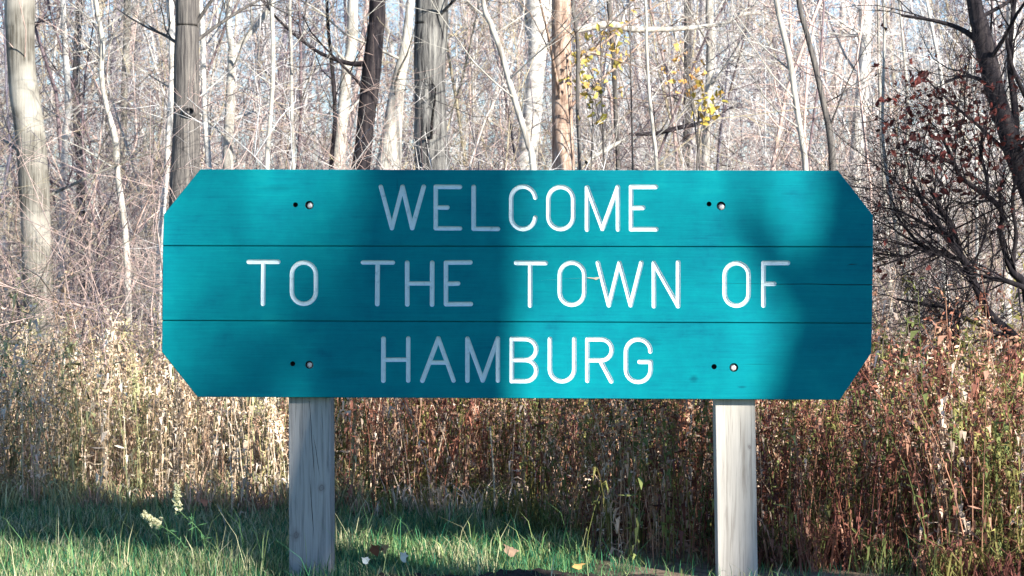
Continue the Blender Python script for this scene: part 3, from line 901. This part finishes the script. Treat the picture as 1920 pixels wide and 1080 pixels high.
# the dark shrub at the right
def shrub():
    D = 10.3
    base = np.array(at(1930, 860, D)); base[2] = ground_h(base[0], base[1])
    root = empty("shrub", tuple(base)); tag(root, "dark bare shrub with spreading black branches and a few rusty leaves right of the sign", "shrub")
    rg = np.random.default_rng(5)
    st = [[(1935, 1000, 26), (1935, 860, 24), (1925, 760, 22), (1915, 670, 20), (1904, 633, 18), (1859, 593, 16), (1837, 555, 15), (1818, 507, 15), (1800, 478, 15), (1781, 448, 13), (1760, 420, 11), (1735, 385, 8), (1712, 340, 5)],
          [(1803, 482, 13), (1790, 440, 12), (1776, 410, 11), (1763, 392, 9), (1745, 350, 6)],
          [(1960, 900, 22), (1950, 700, 20), (1925, 545, 18), (1896, 507, 12), (1878, 450, 10), (1874, 430, 9), (1880, 405, 9), (1870, 385, 9), (1852, 368, 10), (1807, 337, 9), (1788, 305, 8), (1770, 262, 6)],
          [(1922, 540, 12), (1890, 528, 9), (1860, 522, 8), (1826, 513, 6), (1790, 500, 4)],
          [(1798, 486, 10), (1780, 480, 10), (1763, 474, 10), (1745, 468, 11), (1728, 462, 9), (1708, 440, 6), (1692, 420, 5), (1676, 398, 4)],
          [(1781, 448, 9), (1755, 430, 8), (1725, 415, 6), (1700, 402, 5), (1672, 392, 4), (1640, 388, 3)],
          [(1892, 630, 10), (1868, 624, 8), (1852, 618, 8), (1830, 606, 8), (1807, 596, 8), (1785, 582, 8), (1767, 574, 8), (1745, 573, 8), (1722, 568, 6), (1700, 564, 5), (1682, 560, 3)],
          [(1925, 800, 12), (1880, 740, 11), (1830, 698, 10), (1808, 682, 10), (1796, 664, 10), (1788, 640, 9), (1778, 618, 8), (1770, 600, 6), (1756, 590, 4)],
          [(1925, 545, 10), (1900, 500, 9), (1905, 440, 8), (1898, 380, 7), (1905, 330, 6)],
          [(1852, 368, 7), (1850, 330, 6), (1838, 290, 5), (1842, 250, 4)],
          [(1818, 507, 6), (1835, 475, 5), (1850, 430, 4), (1845, 400, 3)],
          [(1722, 463, 5), (1700, 480, 4), (1672, 478, 4), (1640, 476, 3)]]
    for i, s in enumerate(st):
        B = []
        for (px, py, w) in s:
            p = at(px, py, D + 0.12 * (i % 3)); B.append([p.x - base[0], p.y - base[1], p.z - base[2], w * .5 * D / F])
        B = smooth_path(B, len(B) * 4)
        g = Geo(); g.tube(B[:, :3], B[:, 3] * (1 + 0.1 * rg.normal(0, 1, len(B))), 8)
        k0 = 12 if i in (0, 2, 7) else 1
        for k in range(14):
            j = int(rg.integers(min(k0, len(B) - 3), len(B) - 1))
            d = unit(B[j + 1, :3] - B[j, :3]) + rg.normal(0, .55, 3) * np.array([1, .8, 1])
            grow(g, B[j, :3], d, rg.uniform(0.2, 0.85), max(min(B[j, 3] * .45, 0.006), .0028), 2, rg, 3, 0.24, 0.03, 6)
        o = obj("stem" if i in (0, 2) else "branch", g.mesh("branch", True), M['bark_dark'], root)
    # rusty leaves
    lv = Geo()
    for _ in range(620):
        px, py = rg.normal(1775, 85), rg.normal(245, 70)
        if rg.random() < .25: px, py = rg.uniform(1640, 1915), rg.uniform(150, 520)
        if px < 1640: continue
        p = np.array(at(px, py, D + rg.uniform(-.35, .45))) - base
        leaf_shape(lv, p, rg.uniform(0.010, 0.026), rg, np.array([0.11, 0.026, 0.022]) * rg.uniform(.25, 1.6))
    obj("foliage", lv.mesh("foliage", False, True), M['leaf'], root)["kind"] = "stuff"

def leaf_shape(g, p, s, rg, col):
    a = unit(rg.normal(0, 1, 3)); b = unit(np.cross(a, rg.normal(0, 1, 3))); c = np.cross(a, b)
    u, v = rg.uniform(.3, .8, 2); k = rg.uniform(-.5, .3, 3); col = np.array(col) * rg.uniform(.8, 1.15)
    tip, m1 = p + a * s + c * s * k[2], p + a * s * .15
    g.poly([p - a * s, p - a * s * .35 + b * s * u + c * s * .3, m1, ], col)
    g.poly([p - a * s * .35 + b * s * u + c * s * .3, p + a * s * .55 + b * s * u * .7 + c * s * k[0], tip, m1], col)
    g.poly([p - a * s, m1, p - a * s * .2 - b * s * v + c * s * .35], col * .9)
    g.poly([m1, tip, p + a * s * .6 - b * s * v * .6 + c * s * k[1], p - a * s * .2 - b * s * v + c * s * .35], col * .9)
shrub()

# yellow leaves still hanging, each cluster on its own thin stem
def leafy(px, py, sx, sy, n, D, label, col, seed):
    rg = np.random.default_rng(seed)
    base = np.array(at(px + 10, 700, D)); base[2] = ground_h(base[0], base[1])
    root = empty("young_maple", tuple(base)); tag(root, label, "sapling", "saplings still holding yellow leaves")
    g = Geo()
    top = np.array(at(px, py - sy, D)) - base
    P = smooth_path([[0, 0, 0], top * 0.5 + rg.normal(0, .05, 3), top], 12)
    g.tube(P, np.linspace(0.012, 0.004, 12), 5)
    lv = Geo()
    for k in range(n // 8):
        c = np.array(at(rg.normal(px, sx * .95), rg.normal(py, sy * .75), D + rg.uniform(-.3, .3))) - base
        j = min(int(np.argmin(np.abs(P[:, 2] - c[2] + 0.25))), 10)
        g.tube(smooth_path([P[j], (P[j] + c) / 2 + np.array([0, 0, .03]), c], 5), np.linspace(.004, .0018, 5), 3)
        for _ in range(8):
            leaf_shape(lv, c + rg.normal(0, .055, 3), rg.uniform(0.017, 0.034), rg, np.array(col) * rg.uniform(.6, 1.25) * np.array([1, rg.uniform(.75, 1.05), 1]))
    obj("stem", g.mesh("stem", True), M['bark_grey'], root)
    obj("foliage", lv.mesh("foliage", False, True), M['leaf'], root)["kind"] = "stuff"
YC = (0.64, 0.55, 0.14)
leafy(1125, 110, 28, 60, 80, 14.2, "young tree with bright yellow leaves right of the reddish trunk", YC, 1)
leafy(1180, 40, 40, 40, 50, 14.8, "thin tree with yellow leaves touching the top edge of the picture", YC, 2)
leafy(1285, 130, 26, 40, 45, 14.4, "young tree with orange yellow leaves near the middle right stems", (0.68, 0.46, 0.12), 3)
leafy(1310, 195, 24, 14, 40, 14.0, "low twig tree with yellow leaves just above the sign top", (0.60, 0.50, 0.10), 4)
leafy(1112, 196, 12, 10, 16, 14.0, "small sapling with dull olive leaves above the letter M", (0.28, 0.28, 0.05), 5)

# ------------------------------------------------------------------ prototypes of brush
def sapling_proto(seed, H=4.5, r=0.018, nb=16):
    rg = np.random.default_rng(seed); g = Geo()
    d = np.array([rg.normal(0, .13), rg.normal(0, .08), 1.0])
    p = np.zeros(3); P = [p.copy()]
    for i in range(9):
        d = unit(d + np.array([rg.normal(0, .13), rg.normal(0, .1), .05])); p = p + d * H / 9; P.append(p.copy())
    R = np.linspace(r, r * .3, 10)
    g.tube(P, R, 4)
    for k in range(nb):
        u = rg.uniform(0.08, .98) * 9; i = min(int(u), 8)
        q = P[i] + (P[i + 1] - P[i]) * (u - i)
        a = rg.uniform(0, 6.283)
        grow(g, q, (math.cos(a), math.sin(a), rg.uniform(.15, 1.1)), rg.uniform(.4, 1.0) * H * .19, max(R[i] * .5, .004), 2, rg, 3, .3, .03, 5, seg=4)
    return g.arrays()
def thicket_proto(seed, H=2.2, canes=9):
    rg = np.random.default_rng(seed); g = Geo()
    for c in range(canes):
        a = rg.uniform(0, 6.283)
        grow(g, (rg.normal(0, .12), rg.normal(0, .12), 0), (math.cos(a) * .45, math.sin(a) * .45, 1), H * rg.uniform(.6, 1.15), 0.006, 2, rg, 3, .2, -0.01, 7, spread=.95, cl=.36, seg=6)
    return g.arrays()
SP = [sapling_proto(200 + i, rng.uniform(4.2, 5.6), rng.uniform(.008, .018), 23) for i in range(9)]
TP = [thicket_proto(300 + i, (1.8, 2.4, 3.4, 2.1, 4.2, 2.8, 3.8)[i], 8) for i in range(7)]

pal = np.array([[.46, .42, .39], [.54, .51, .49], [.50, .37, .33], [.10, .09, .12], [.64, .62, .62], [.42, .36, .25], [.15, .11, .12]])
def twig_tint(c):
    return pal[int(c) % 7] * (0.79 + 0.5 * (c % 1.0))
def in_view_x(D, m=1.35): return 960.0 / F * D * m
def hides_trunk(x, D):
    px = 960 + x / D * F
    return D < 17.5 and any(a < px < b for a, b in ((15, 110), (315, 385), (590, 870), (965, 1090)))
near_c = proto_collection("sapling_shape", SP, M['twig'], 1.2)
far_c = proto_collection("far_tree_shape", SP, M['twig'], 1.5)
cane_c = proto_collection("cane_shape", TP, M['twig'], 1.15)
pl = []
for _ in range(250):                      # saplings of the near and middle woods
    D = 14.6 + 17 * rng.random() ** .9 ; x = rng.uniform(-1, 1) * in_view_x(D); y = D - 8
    if hides_trunk(x, D): continue
    pl.append((rng.integers(0, 9), x, y, ground_h(x, y) - .05, rng.uniform(0, 6.28), rng.uniform(.8, 1.25), twig_tint(rng.uniform(0, 7))))
tag(scatter(near_c, pl, "brushwood"), "mass of thin bare saplings and twigs filling the woods", kind="stuff")
pl = []
for _ in range(300):
    D = rng.uniform(12.3, 26) ; x = rng.uniform(-1, 1) * in_view_x(D, 1.3); y = D - 8
    if D > 13.5 and hides_trunk(x, D): continue
    pl.append((rng.integers(0, 7) if D > 15.5 else rng.choice([0, 1, 3]), x, y, ground_h(x, y) - .05, rng.uniform(0, 6.28), rng.uniform(.7, 1.3), twig_tint(rng.uniform(0, 7))))
tag(scatter(cane_c, pl, "thicket"), "tangle of arching pale canes above the dry weeds", kind="stuff")
pl = []
for _ in range(180):
    D = rng.uniform(30, 70) ; x = rng.uniform(-1, 1) * in_view_x(D, 1.3); y = D - 8
    pl.append((rng.integers(0, 9), x, y, ground_h(x, y) - .1, rng.uniform(0, 6.28), rng.uniform(2.0, 3.2), twig_tint(rng.uniform(0, 7))))
tag(scatter(far_c, pl, "far_woods"), "far bare woods behind everything", kind="stuff")

# ------------------------------------------------------------------ dry weeds
def tuft_proto(seed):
    rg = np.random.default_rng(seed); g = Geo()
    for k in range(34):
        a = rg.uniform(0, 6.283); d = np.array([math.cos(a), math.sin(a), 0]); L_ = rg.uniform(.08, .26)
        p = np.append(rg.normal(0, .035, 2), 0); w = np.array([-d[1], d[0], 0]) * rg.uniform(.0015, .004)
        q = p + d * L_ * .25 + np.array([0, 0, L_ * .6]); e = p + d * L_ * rg.uniform(.4, .9) + np.array([0, 0, L_ * rg.uniform(.3, .95)])
        c = np.array([1, 1, 1]) * rg.uniform(.5, 1.3)
        g.poly([p - w, p + w, q + w, q - w], c); g.poly([q - w, q + w, e], c)
    return g.arrays()
def weed_proto(seed, H, big=1.0):
    rg = np.random.default_rng(seed); g = Geo()
    lean = rg.normal(0, .16, 2)
    P = [np.array([lean[0] * t * t * H, lean[1] * t * t * H, H * t]) for t in np.linspace(0, 1, 5)]
    g.tube(P, np.linspace(.0028, .0013, 5), 3, (.9, .85, .8))
    for k in range(34):                         # curled drooping leaves
        t = rg.uniform(.03, .97); i = min(int(t * 4), 3)
        p = P[i] + (P[i + 1] - P[i]) * (t * 4 - i)
        a = rg.uniform(0, 6.283); dh = np.array([math.cos(a), math.sin(a), 0])
        L_ = rg.uniform(.025, .075) * big; w = np.array([-dh[1], dh[0], rg.normal(0, .5)]) * rg.uniform(.003, .0075) * big
        p1 = p + dh * L_ * .4 + np.array([0, 0, L_ * rg.uniform(-.2, .3)])
        p2 = p + dh * L_ * rg.uniform(.4, .8) + np.array([0, 0, -L_ * rg.uniform(-.4, 1.0)])
        c = np.array([1, 1, 1]) * rg.uniform(.55, 1.35)
        g.poly([p, p1 + w, p2, p1 - w], c)
    for k in range(26):                         # fluffy seed head
        t = rg.uniform(.8, 1.04)
        p = np.array([lean[0] * H, lean[1] * H, H * t]) + rg.normal(0, .018, 3)
        a = unit(rg.normal(0, 1, 3)) * rg.uniform(.006, .014); b = unit(rg.normal(0, 1, 3)) * rg.uniform(.003, .007)
        g.poly([p - a, p + b, p + a, p - b], np.array([1.15, 1.1, 1.05]) * rg.uniform(.7, 1.3))
    return g.arrays()
WP = [weed_proto(400 + i, rng.uniform(.7, 1.1), (1.0, 1.6, .85)[i % 3]) for i in range(14)] + [tuft_proto(450 + i) for i in range(4)]
straw = np.array([[.56, .43, .30], [.62, .50, .38], [.48, .35, .25], [.38, .35, .19], [.68, .58, .48], [.48, .31, .23], [.29, .30, .16]])
straw = straw * 1.32
red = np.array([[.31, .13, .09], [.42, .23, .16], [.22, .085, .07], [.28, .26, .09], [.56, .36, .25], [.17, .20, .07], [.72, .56, .44]])
def weed_tint(c):
    k = int(abs(c)) % 7
    return (straw[k] if c >= 0 else red[k]) * (0.7 + 0.6 * (abs(c) % 1.0))
def weed_edge(px):
    """distance at which the weeds begin: nearer and nearer towards the right"""
    e = 10.15 - 0.35 * min(max((px - 640) / 300, 0), 1) - 1.5 * min(max((px - 960) / 150, 0), 1) - .3 * (px > 1445)
    return e
pl = []
while len(pl) < 8500:
    D = 7.98 + 8.0 * rng.random() ** 1.35
    x = rng.uniform(-1, 1) * in_view_x(D, 1.4)
    px = 960 + x / D * F
    e = weed_edge(px) + 0.25 * noise.noise(Vector((x * 1.3, 0, 5))) + .1 * rng.normal()
    if D < e or (D < 8.2 and px < 1740): continue
    if D < e + .25 and rng.random() < .45: continue
    patch = noise.noise(Vector((x * 1.1, D * 1.1, 9)))
    left = rng.random() > 1 / (1 + math.exp(-(px - 630 - 60 * patch) / 45))
    c = rng.uniform(0, 7)
    if not left and patch > .15 and rng.random() < .5: c = rng.choice([3, 5]) + rng.random() * .99
    if left and patch > .25 and rng.random() < .4: c = rng.choice([3, 6]) + rng.random() * .99
    if px > 1000 and patch < -.2 and rng.random() < .4: c = rng.choice([2, 0]) + rng.random() * .5
    sz = rng.uniform(.65, 1.1) * (1 + .35 * noise.noise(Vector((x * 2.1, D * 2.1, 4)))) * (1 if D > 9.6 else .85) * (1 - .25 * min(max((D - 10.5) / 2, 0), 1))
    pl.append((rng.integers(0, 14), x, D - 8, ground_h(x, D - 8) - .02, rng.uniform(0, 6.28), sz, weed_tint(c if left else -c - 0.001)))
for _ in range(2200):
    D = 7.9 + 3.3 * rng.random() ** 1.2
    x = rng.uniform(-1, 1) * in_view_x(D, 1.4); px = 960 + x / D * F
    if D < weed_edge(px) - .12: continue
    c = rng.uniform(0, 7)
    if px < 1100: c = rng.choice([3, 5, 6]) + rng.random() * .9
    if px > 1100: c = rng.choice([0, 1, 2, 3, 5]) + rng.random() * .8
    if (D < 8.2 and px < 1740) or (960 < px < 1340 and D < 9.0): continue
    pl.append((14 + rng.integers(0, 4), x, D - 8, ground_h(x, D - 8) - .01, rng.uniform(0, 6.28), rng.uniform(.6, 1.2), weed_tint(c if px < 700 else -c - 0.001)))
tag(scatter(proto_collection("weed_shape", WP, M['weed'], 1.15), pl, "dry_weeds"), "dense stand of dry goldenrod stalks behind the grass", kind="stuff")

# ------------------------------------------------------------------ grass
def grass(n, xr, yr, hmin, hmax, w):
    x = rng.uniform(*xr, n); y = rng.uniform(*yr, n)
    z = np.array([ground_h(a, b) for a, b in zip(x, y)])
    cl = np.array([noise.noise(Vector((a * 2.3, b * 2.3, 1.0))) for a, b in zip(x, y)])
    cl2 = np.array([noise.noise(Vector((a * 5.5, b * 5.5, 8.0))) for a, b in zip(x, y)])
    H = (hmin + (hmax - hmin) * rng.random(n)) * np.clip(1 + 0.9 * cl + .5 * cl2, .35, 2)
    pxx = 960 + x / (y + 8) * F
    lim = np.array([weed_edge(q) for q in pxx]) - 8 + .35
    keep = (y + 0.5 * cl < np.minimum(lim, yr[1] - .1)) | (rng.random(n) < .12)
    keep &= (pxx < 1130 + 120 * cl2) | (rng.random(n) < .14)
    x, y, z, H, cl, cl2, pxx = (q[keep] for q in (x, y, z, H, cl, cl2, pxx)); n = len(x)
    a = rng.uniform(0, 2 * np.pi, n); ln = rng.uniform(.2, 1.1, n) * H
    dx, dy = np.cos(a), np.sin(a)
    wx, wy = -dy * w * rng.uniform(.6, 1.3, n), dx * w * rng.uniform(.6, 1.3, n)
    V = np.zeros((n, 5, 3))
    V[:, 0] = np.stack([x - wx, y - wy, z], 1); V[:, 1] = np.stack([x + wx, y + wy, z], 1)
    mx, my, mz = x + dx * ln * .35, y + dy * ln * .35, z + H * .6
    V[:, 2] = np.stack([mx + wx * .8, my + wy * .8, mz], 1); V[:, 3] = np.stack([mx - wx * .8, my - wy * .8, mz], 1)
    V[:, 4] = np.stack([x + dx * ln, y + dy * ln, z + H * rng.uniform(.7, 1.05, n)], 1)
    i = np.arange(n)[:, None] * 5
    pal_ = np.array([[.05, .20, .09], [.13, .27, .10], [.29, .37, .15], [.02, .14, .075], [.52, .50, .30]])
    pr = rng.random(n) + .45 * cl - .16 * (pxx > 600) + .1
    k = np.where(pr < .3, 0, np.where(pr < .62, 1, np.where(pr < .9, 2, 4)))
    k = np.where(rng.random(n) < .15, 3, k)
    mat_ = np.array([noise.noise(Vector((p_ * 3.1, q_ * 4.3, 21.0))) for p_, q_ in zip(x, y)])
    k = np.where((mat_ > .26) & (rng.random(n) < .45), 4, k)
    T = pal_[k] * rng.uniform(.6, 1.35, n)[:, None]
    return V.reshape(-1, 3), i + np.array([0, 1, 2, 3]), i + np.array([3, 2, 4]), np.repeat(T, 5, axis=0)
def join_np(parts):
    Vs, Q, T3, T = [], [], [], []; n = 0
    for (V, a, b, t) in parts:
        Vs.append(V); Q.append(a + n); T3.append(b + n); T.append(t); n += len(V)
    return np.concatenate(Vs), np.concatenate(Q), np.concatenate(T3), np.concatenate(T)
V, Q, T3, T = join_np([grass(120000, (-3.4, 3.4), (-1.2, 2.7), .03, .085, .0014), grass(14000, (-9, 9), (-3, 3), .04, .1, .004), grass(2600, (-3.2, 3.2), (-.5, 2.7), .12, .22, .0016)])
tag(obj("grass", np_mesh("grass", V, Q, T3, T), M['grass']), "green grass with pale dry blades around the posts", kind="stuff")

# ------------------------------------------------------------------ soil mound, leaves, flowers
def soil():
    n, k = 150, 26
    V = []
    a, b = at(590, 1075, 7.75), at(1330, 1072, 7.75)
    for j in range(k):
        for i in range(n):
            u, v = i / (n - 1), j / (k - 1)
            x = a.x + (b.x - a.x) * u; y = -0.52 + 0.62 * v
            e = min(u, 1 - u) * 6; e = min(e, 1); f = math.sin(math.pi * v)
            z = ground_h(x, y) - .01 + e * f * (0.060 + .03 * noise.noise(Vector((x * 4, y * 4, 0))) + .02 * noise.noise(Vector((x * 22, y * 22, 2))) + .01 * noise.noise(Vector((x * 60, y * 60, 2))) + .022 * math.exp(-((u - .50) / .09) ** 2))
            V.append((x, y, z))
    Q = [[j * n + i, j * n + i + 1, (j + 1) * n + i + 1, (j + 1) * n + i] for j in range(k - 1) for i in range(n - 1)]
    tag(obj("soil", np_mesh("soil", V, Q, None, None, True), M['soil']), "low ridge of dark bare soil in front of the grass", kind="structure")
soil()

def ground_leaf(px, py, size, col, label, seed, stand=0.5):
    rg = np.random.default_rng(seed)
    d = ray(px, py)
    t = (0.05 - CAM.z) / d.z; p = CAM + d * t
    n = 12
    V = [(0, 0, 0)]
    Fs = []
    for i in range(n):
        a = 2 * math.pi * i / n
        rr_ = size * (1 + .35 * math.cos(5 * a) * (1 if i % 2 else .6)) * rg.uniform(.8, 1.15)
        V.append((rr_ * math.cos(a), rr_ * math.sin(a) * .35, rr_ * math.sin(a) * stand + .25 * size * math.cos(2 * a)))
    Fs = [[0, i + 1, (i + 1) % n + 1] for i in range(n)]
    me = np_mesh("fallen_leaf", V, None, Fs, np.tile(np.array(col), (n + 1, 1)))
    o = obj("fallen_leaf", me, M['leaf']); o.location = p; o.rotation_euler = (rg.uniform(-.3, .3), rg.uniform(-.3, .3), rg.uniform(-.5, .5))
    tag(o, label, "leaf", "fallen leaves in the grass")
ground_leaf(706, 1030, .026, (.20, .07, .03), "dark brown fallen leaf standing in the grass, right of the left post", 1, .8)
ground_leaf(722, 1027, .02, (.42, .26, .12), "light brown fallen leaf touching the dark brown one", 2, .9)
ground_leaf(686, 1050, .017, (.75, .78, .72), "small whitish leaf nearest the left post in the grass", 3, .8)
ground_leaf(757, 1043, .016, (.72, .70, .58), "small pale curled leaf right of the brown leaves", 4, 1.2)
ground_leaf(384, 940, .026, (.58, .24, .14), "reddish fallen leaf at the edge of the weeds left of the left post", 5, .6)
ground_leaf(958, 1032, .03, (.30, .20, .14), "dull brown fallen leaf behind the soil ridge, near the sign middle", 6, .8)
ground_leaf(1085, 1060, .022, (.55, .33, .12), "orange brown fallen leaf at the right end of the soil ridge", 7, .5)

def flower(px0, py0, px1, py1, label, D, seed):
    """pale flower spike from foot of the spike (0) to its tip (1), carried by a leafy stem"""
    rg = np.random.default_rng(seed)
    a, b = np.array(at(px0, py0, D)), np.array(at(px1, py1, D))
    base = np.array([a[0] + .10, a[1], ground_h(a[0], a[1])])
    root = empty("wildflower", tuple(base)); tag(root, label, "flower", "pale yellow wildflowers in the grass")
    g = Geo()
    mid = (a - base) * .55 + np.array([.05, 0, .0])
    g.tube(smooth_path([[0, 0, 0], mid, a - base, b - base], 12), np.linspace(.003, .0012, 12), 4, (.12, .24, .09))
    lv = Geo()
    P = smooth_path([[0, 0, 0], mid, a - base], 12)
    for k in range(46):
        p = P[int(rg.integers(0, 11))] + rg.normal(0, .004, 3)
        d = unit(rg.normal(0, 1, 3) + np.array([0, 0, .6])); L_ = rg.uniform(.02, .055); w = unit(np.cross(d, rg.normal(0, 1, 3))) * .0028
        lv.poly([p, p + d * L_ * .5 + w, p + d * L_, p + d * L_ * .5 - w], (.10, .24, .10))
    fl = Geo()
    for k in range(70):
        t = rg.uniform(0, 1); wd = .017 * (1 - .6 * t)
        c = (a + (b - a) * t) - base + rg.normal(0, wd * .6, 3)
        for _ in range(3):
            leaf_shape(fl, c, rg.uniform(.006, .011), rg, (.85, .82, .55))
    obj("stem", g.mesh("stem", True, True), M['leaf'], root)
    obj("foliage", lv.mesh("foliage", False, True), M['leaf'], root)
    obj("flower_head", fl.mesh("flower_head", False, True), M['leaf'], root)
flower(334, 954, 330, 908, "upright pale yellow flower spike in the grass left of the left post", 8.40, 1)
flower(297, 982, 268, 964, "drooping pale yellow flower spike lower and left of the upright one", 8.35, 2)

def dry_stem(px0, py0, px1, py1, w, D, label, seed):
    a, b = np.array(at(px0, py0, D)), np.array(at(px1, py1, D))
    g = Geo(); m_ = (a + b) / 2 + np.array([.01, 0, 0])
    g.tube(smooth_path([a - a, m_ - a, b - a], 8), np.linspace(w, w * .6, 8) * .5 * D / F, 5, (.5, .46, .38))
    o = obj("dry_stem", g.mesh("dry_stem", True, True), M['leaf']); o.location = tuple(a)
    tag(o, label, "stem", "single dry stems in front of the weeds")
dry_stem(424, 1000, 407, 945, 4, 9.4, "lone pale dry stem leaning left in the grass beside the left post", 1)
dry_stem(806, 1010, 799, 950, 3, 9.6, "short dark-tipped dry stem in the grass under the letters HAM", 2)
dry_stem(927, 1022, 919, 800, 5, 9.7, "tall straight pale stem in front of the red weeds under the letter B", 3)
dry_stem(1164, 1062, 1168, 905, 4, 9.4, "tall pale stem in the red weeds right of the soil ridge", 4)
dry_stem(836, 1000, 842, 940, 3, 9.5, "thin reddish stem right of the short one under the letter A", 5)
dry_stem(1487, 935, 1436, 760, 4, 9.9, "curved pale stalk leaning left close to the right post", 6)

def broadleaf():
    p = at(862, 1062, 7.95)
    root = empty("broadleaf_weed", (p.x, p.y, ground_h(p.x, p.y))); tag(root, "low yellow green broad-leaved weed behind the soil ridge", "plant")
    rg = np.random.default_rng(3)
    for k in range(9):
        a = math.pi * (.05 + .9 * k / 8) + rg.normal(0, .1)
        L_ = rg.uniform(.03, .06)
        g = Geo()
        d = np.array([math.cos(a), rg.normal(0, .3), .45 + abs(math.sin(a)) * .5]); w = np.array([-.4 * math.sin(a), .2, .5]) * L_ * .25
        o_ = np.array([0, 0, .03])
        g.poly([o_, o_ + d * L_ * .5 + w, o_ + d * L_ * 1.0, o_ + d * L_ * .5 - w], (.34, .42, .12))
        obj("leaf", g.mesh("leaf", False, True), M['leaf'], root)
broadleaf()

# ------------------------------------------------------------------ trees behind the camera: some shade the sign, bushy ones added to shade weeds
def shade_tree(px, py, dist, diam, label, lean=(0.0, 0.0), height=14, seed=0, crown=0.5, nb=16, blen=2.6, dep=2, kids=6):
    """trunk passes through the point that shades the sign at (px, py); dist is the ground distance towards the sun"""
    p = at(px, py, 8.0)
    q = p + S * (dist / math.cos(math.radians(SUN_EL)))
    rg = np.random.default_rng(9000 + seed)
    base = np.array([q.x - lean[0] * q.z, q.y - lean[1] * q.z, ground_h(q.x, q.y)])
    n = 16
    P, R = [], []
    for i in range(n):
        z = height * i / (n - 1)
        P.append([lean[0] * z + .05 * math.sin(z * .9 + seed), lean[1] * z, z - .1])
        R.append(diam * .5 * (1.1 - .035 * (z - q.z)) if z < height * .8 else diam * .5 * .6)
    P = np.array(P); R = np.array(R); R[0] *= 1.3
    root = empty("roadside_tree", tuple(base)); tag(root, label, "tree", "roadside trees facing the sign")
    obj("trunk", rough_trunk(P, R, 16, seed, .04), M['bark_grey'], root)
    g = Geo()
    for k in range(nb):
        i = int(rg.uniform(crown, .98) * (n - 1)); a = rg.uniform(0, 6.283)
        grow(g, P[i], (math.cos(a), math.sin(a), rg.uniform(.3, 1.0)), blen * rg.uniform(.6, 1.2), R[i] * .35, dep, rg, 5, .13, .05, kids)
    obj("crown", g.mesh("crown", True), M['bark_grey'], root)
    return root, base, P, R
shade_tree(806, 540, 12.0, 0.40, "stout grey roadside tree nearest the camera on the right", (0.006, 0), 12.0, 1, .8, 10)
TB = 15.0
rt, tb, _, _ = shade_tree(1574, 540, TB, 0.42, "second stout roadside tree farther back, leaning towards the road", (0.14, 0), 11.0, 2, .84, 9, 1.6)
B_ = []
for px, py, w in [(1500, 600, 90), (1450, 520, 86), (1412, 465, 76), (1392, 420, 58), (1392, 360, 28), (1380, 270, 18)]:
    q_ = np.array(at(px, py, 8.0) + S * (TB / math.cos(math.radians(SUN_EL)))) - tb
    B_.append([*q_, w / 500 * .37])
B_ = smooth_path(B_, 20)
g_ = Geo(); g_.tube(B_[:, :3], B_[:, 3], 10)
obj("branch", g_.mesh("branch", True), M['bark_grey'], rt)
shade_tree(578, 900, 11.0, 0.20, "slender leaning roadside tree beside the stout grey one", (0.24, 0), 8.2, 3, .88, 6)
shade_tree(430, 500, 27.0, 0.13, "tall thin roadside tree with a small dense crown, farthest back", (0.01, 0), 16.0, 4, .89, 80, 1.2, 2, 8)
shade_tree(1250, 500, 31.0, 0.05, "tall slender roadside sapling far back between the stout trees", (0.0, 0), 17.6, 5, .88, 10, 1.0, 2, 6)
def bushy(c, d, H, label, seed):
    """unseen bushy tree added to shade the weeds, c metres to the side of the line that runs from the sign to the sun"""
    az = math.radians(SUN_AZ)
    x, y = c * math.cos(az) + d * math.sin(az), c * math.sin(az) - d * math.cos(az)
    rg = np.random.default_rng(seed)
    root = empty("roadside_tree", (x, y, ground_h(x, y))); tag(root, label, "tree", "roadside trees facing the sign")  # shares the roadside name, but added for its shade on the weeds
    P = smooth_path([[0, 0, -.1], [.05, 0, H * .4], [-.04, .05, H * .8], [0, 0, H]], 14); R_ = np.linspace(.09, .015, 14)
    obj("trunk", rough_trunk(P, R_, 10, seed, .04), M['bark_grey'], root)
    g = Geo()
    for k in range(30):
        i = int(rg.uniform(.52, .97) * 13); a = rg.uniform(0, 6.283)
        grow(g, P[i], (math.cos(a), math.sin(a), rg.uniform(0, .6)), rg.uniform(.8, 1.5), .016, 2, rg, 4, .14, .02, 7)
    obj("crown", g.mesh("crown", True), M['bark_grey'], root)
    lv = Geo()
    for k in range(480):
        t = rg.uniform(.55, .98); rr_ = 1.35 * math.sqrt(rg.random()); a = rg.uniform(0, 6.283)
        leaf_shape(lv, np.array([rr_ * math.cos(a), rr_ * math.sin(a), H * t]), rg.uniform(.03, .06), rg, np.array([.22, .13, .05]) * rg.uniform(.6, 1.3))
    obj("foliage", lv.mesh("foliage", False, True), M['leaf'], root)["kind"] = "stuff"
bushy(2.25, 11.0, 8.2, "added bushy tree with brown leaves shading the weeds, nearer to the stout trees", 71)
bushy(4.1, 12.5, 8.8, "added bushy tree with brown leaves shading the weeds, farther out to the right", 72)
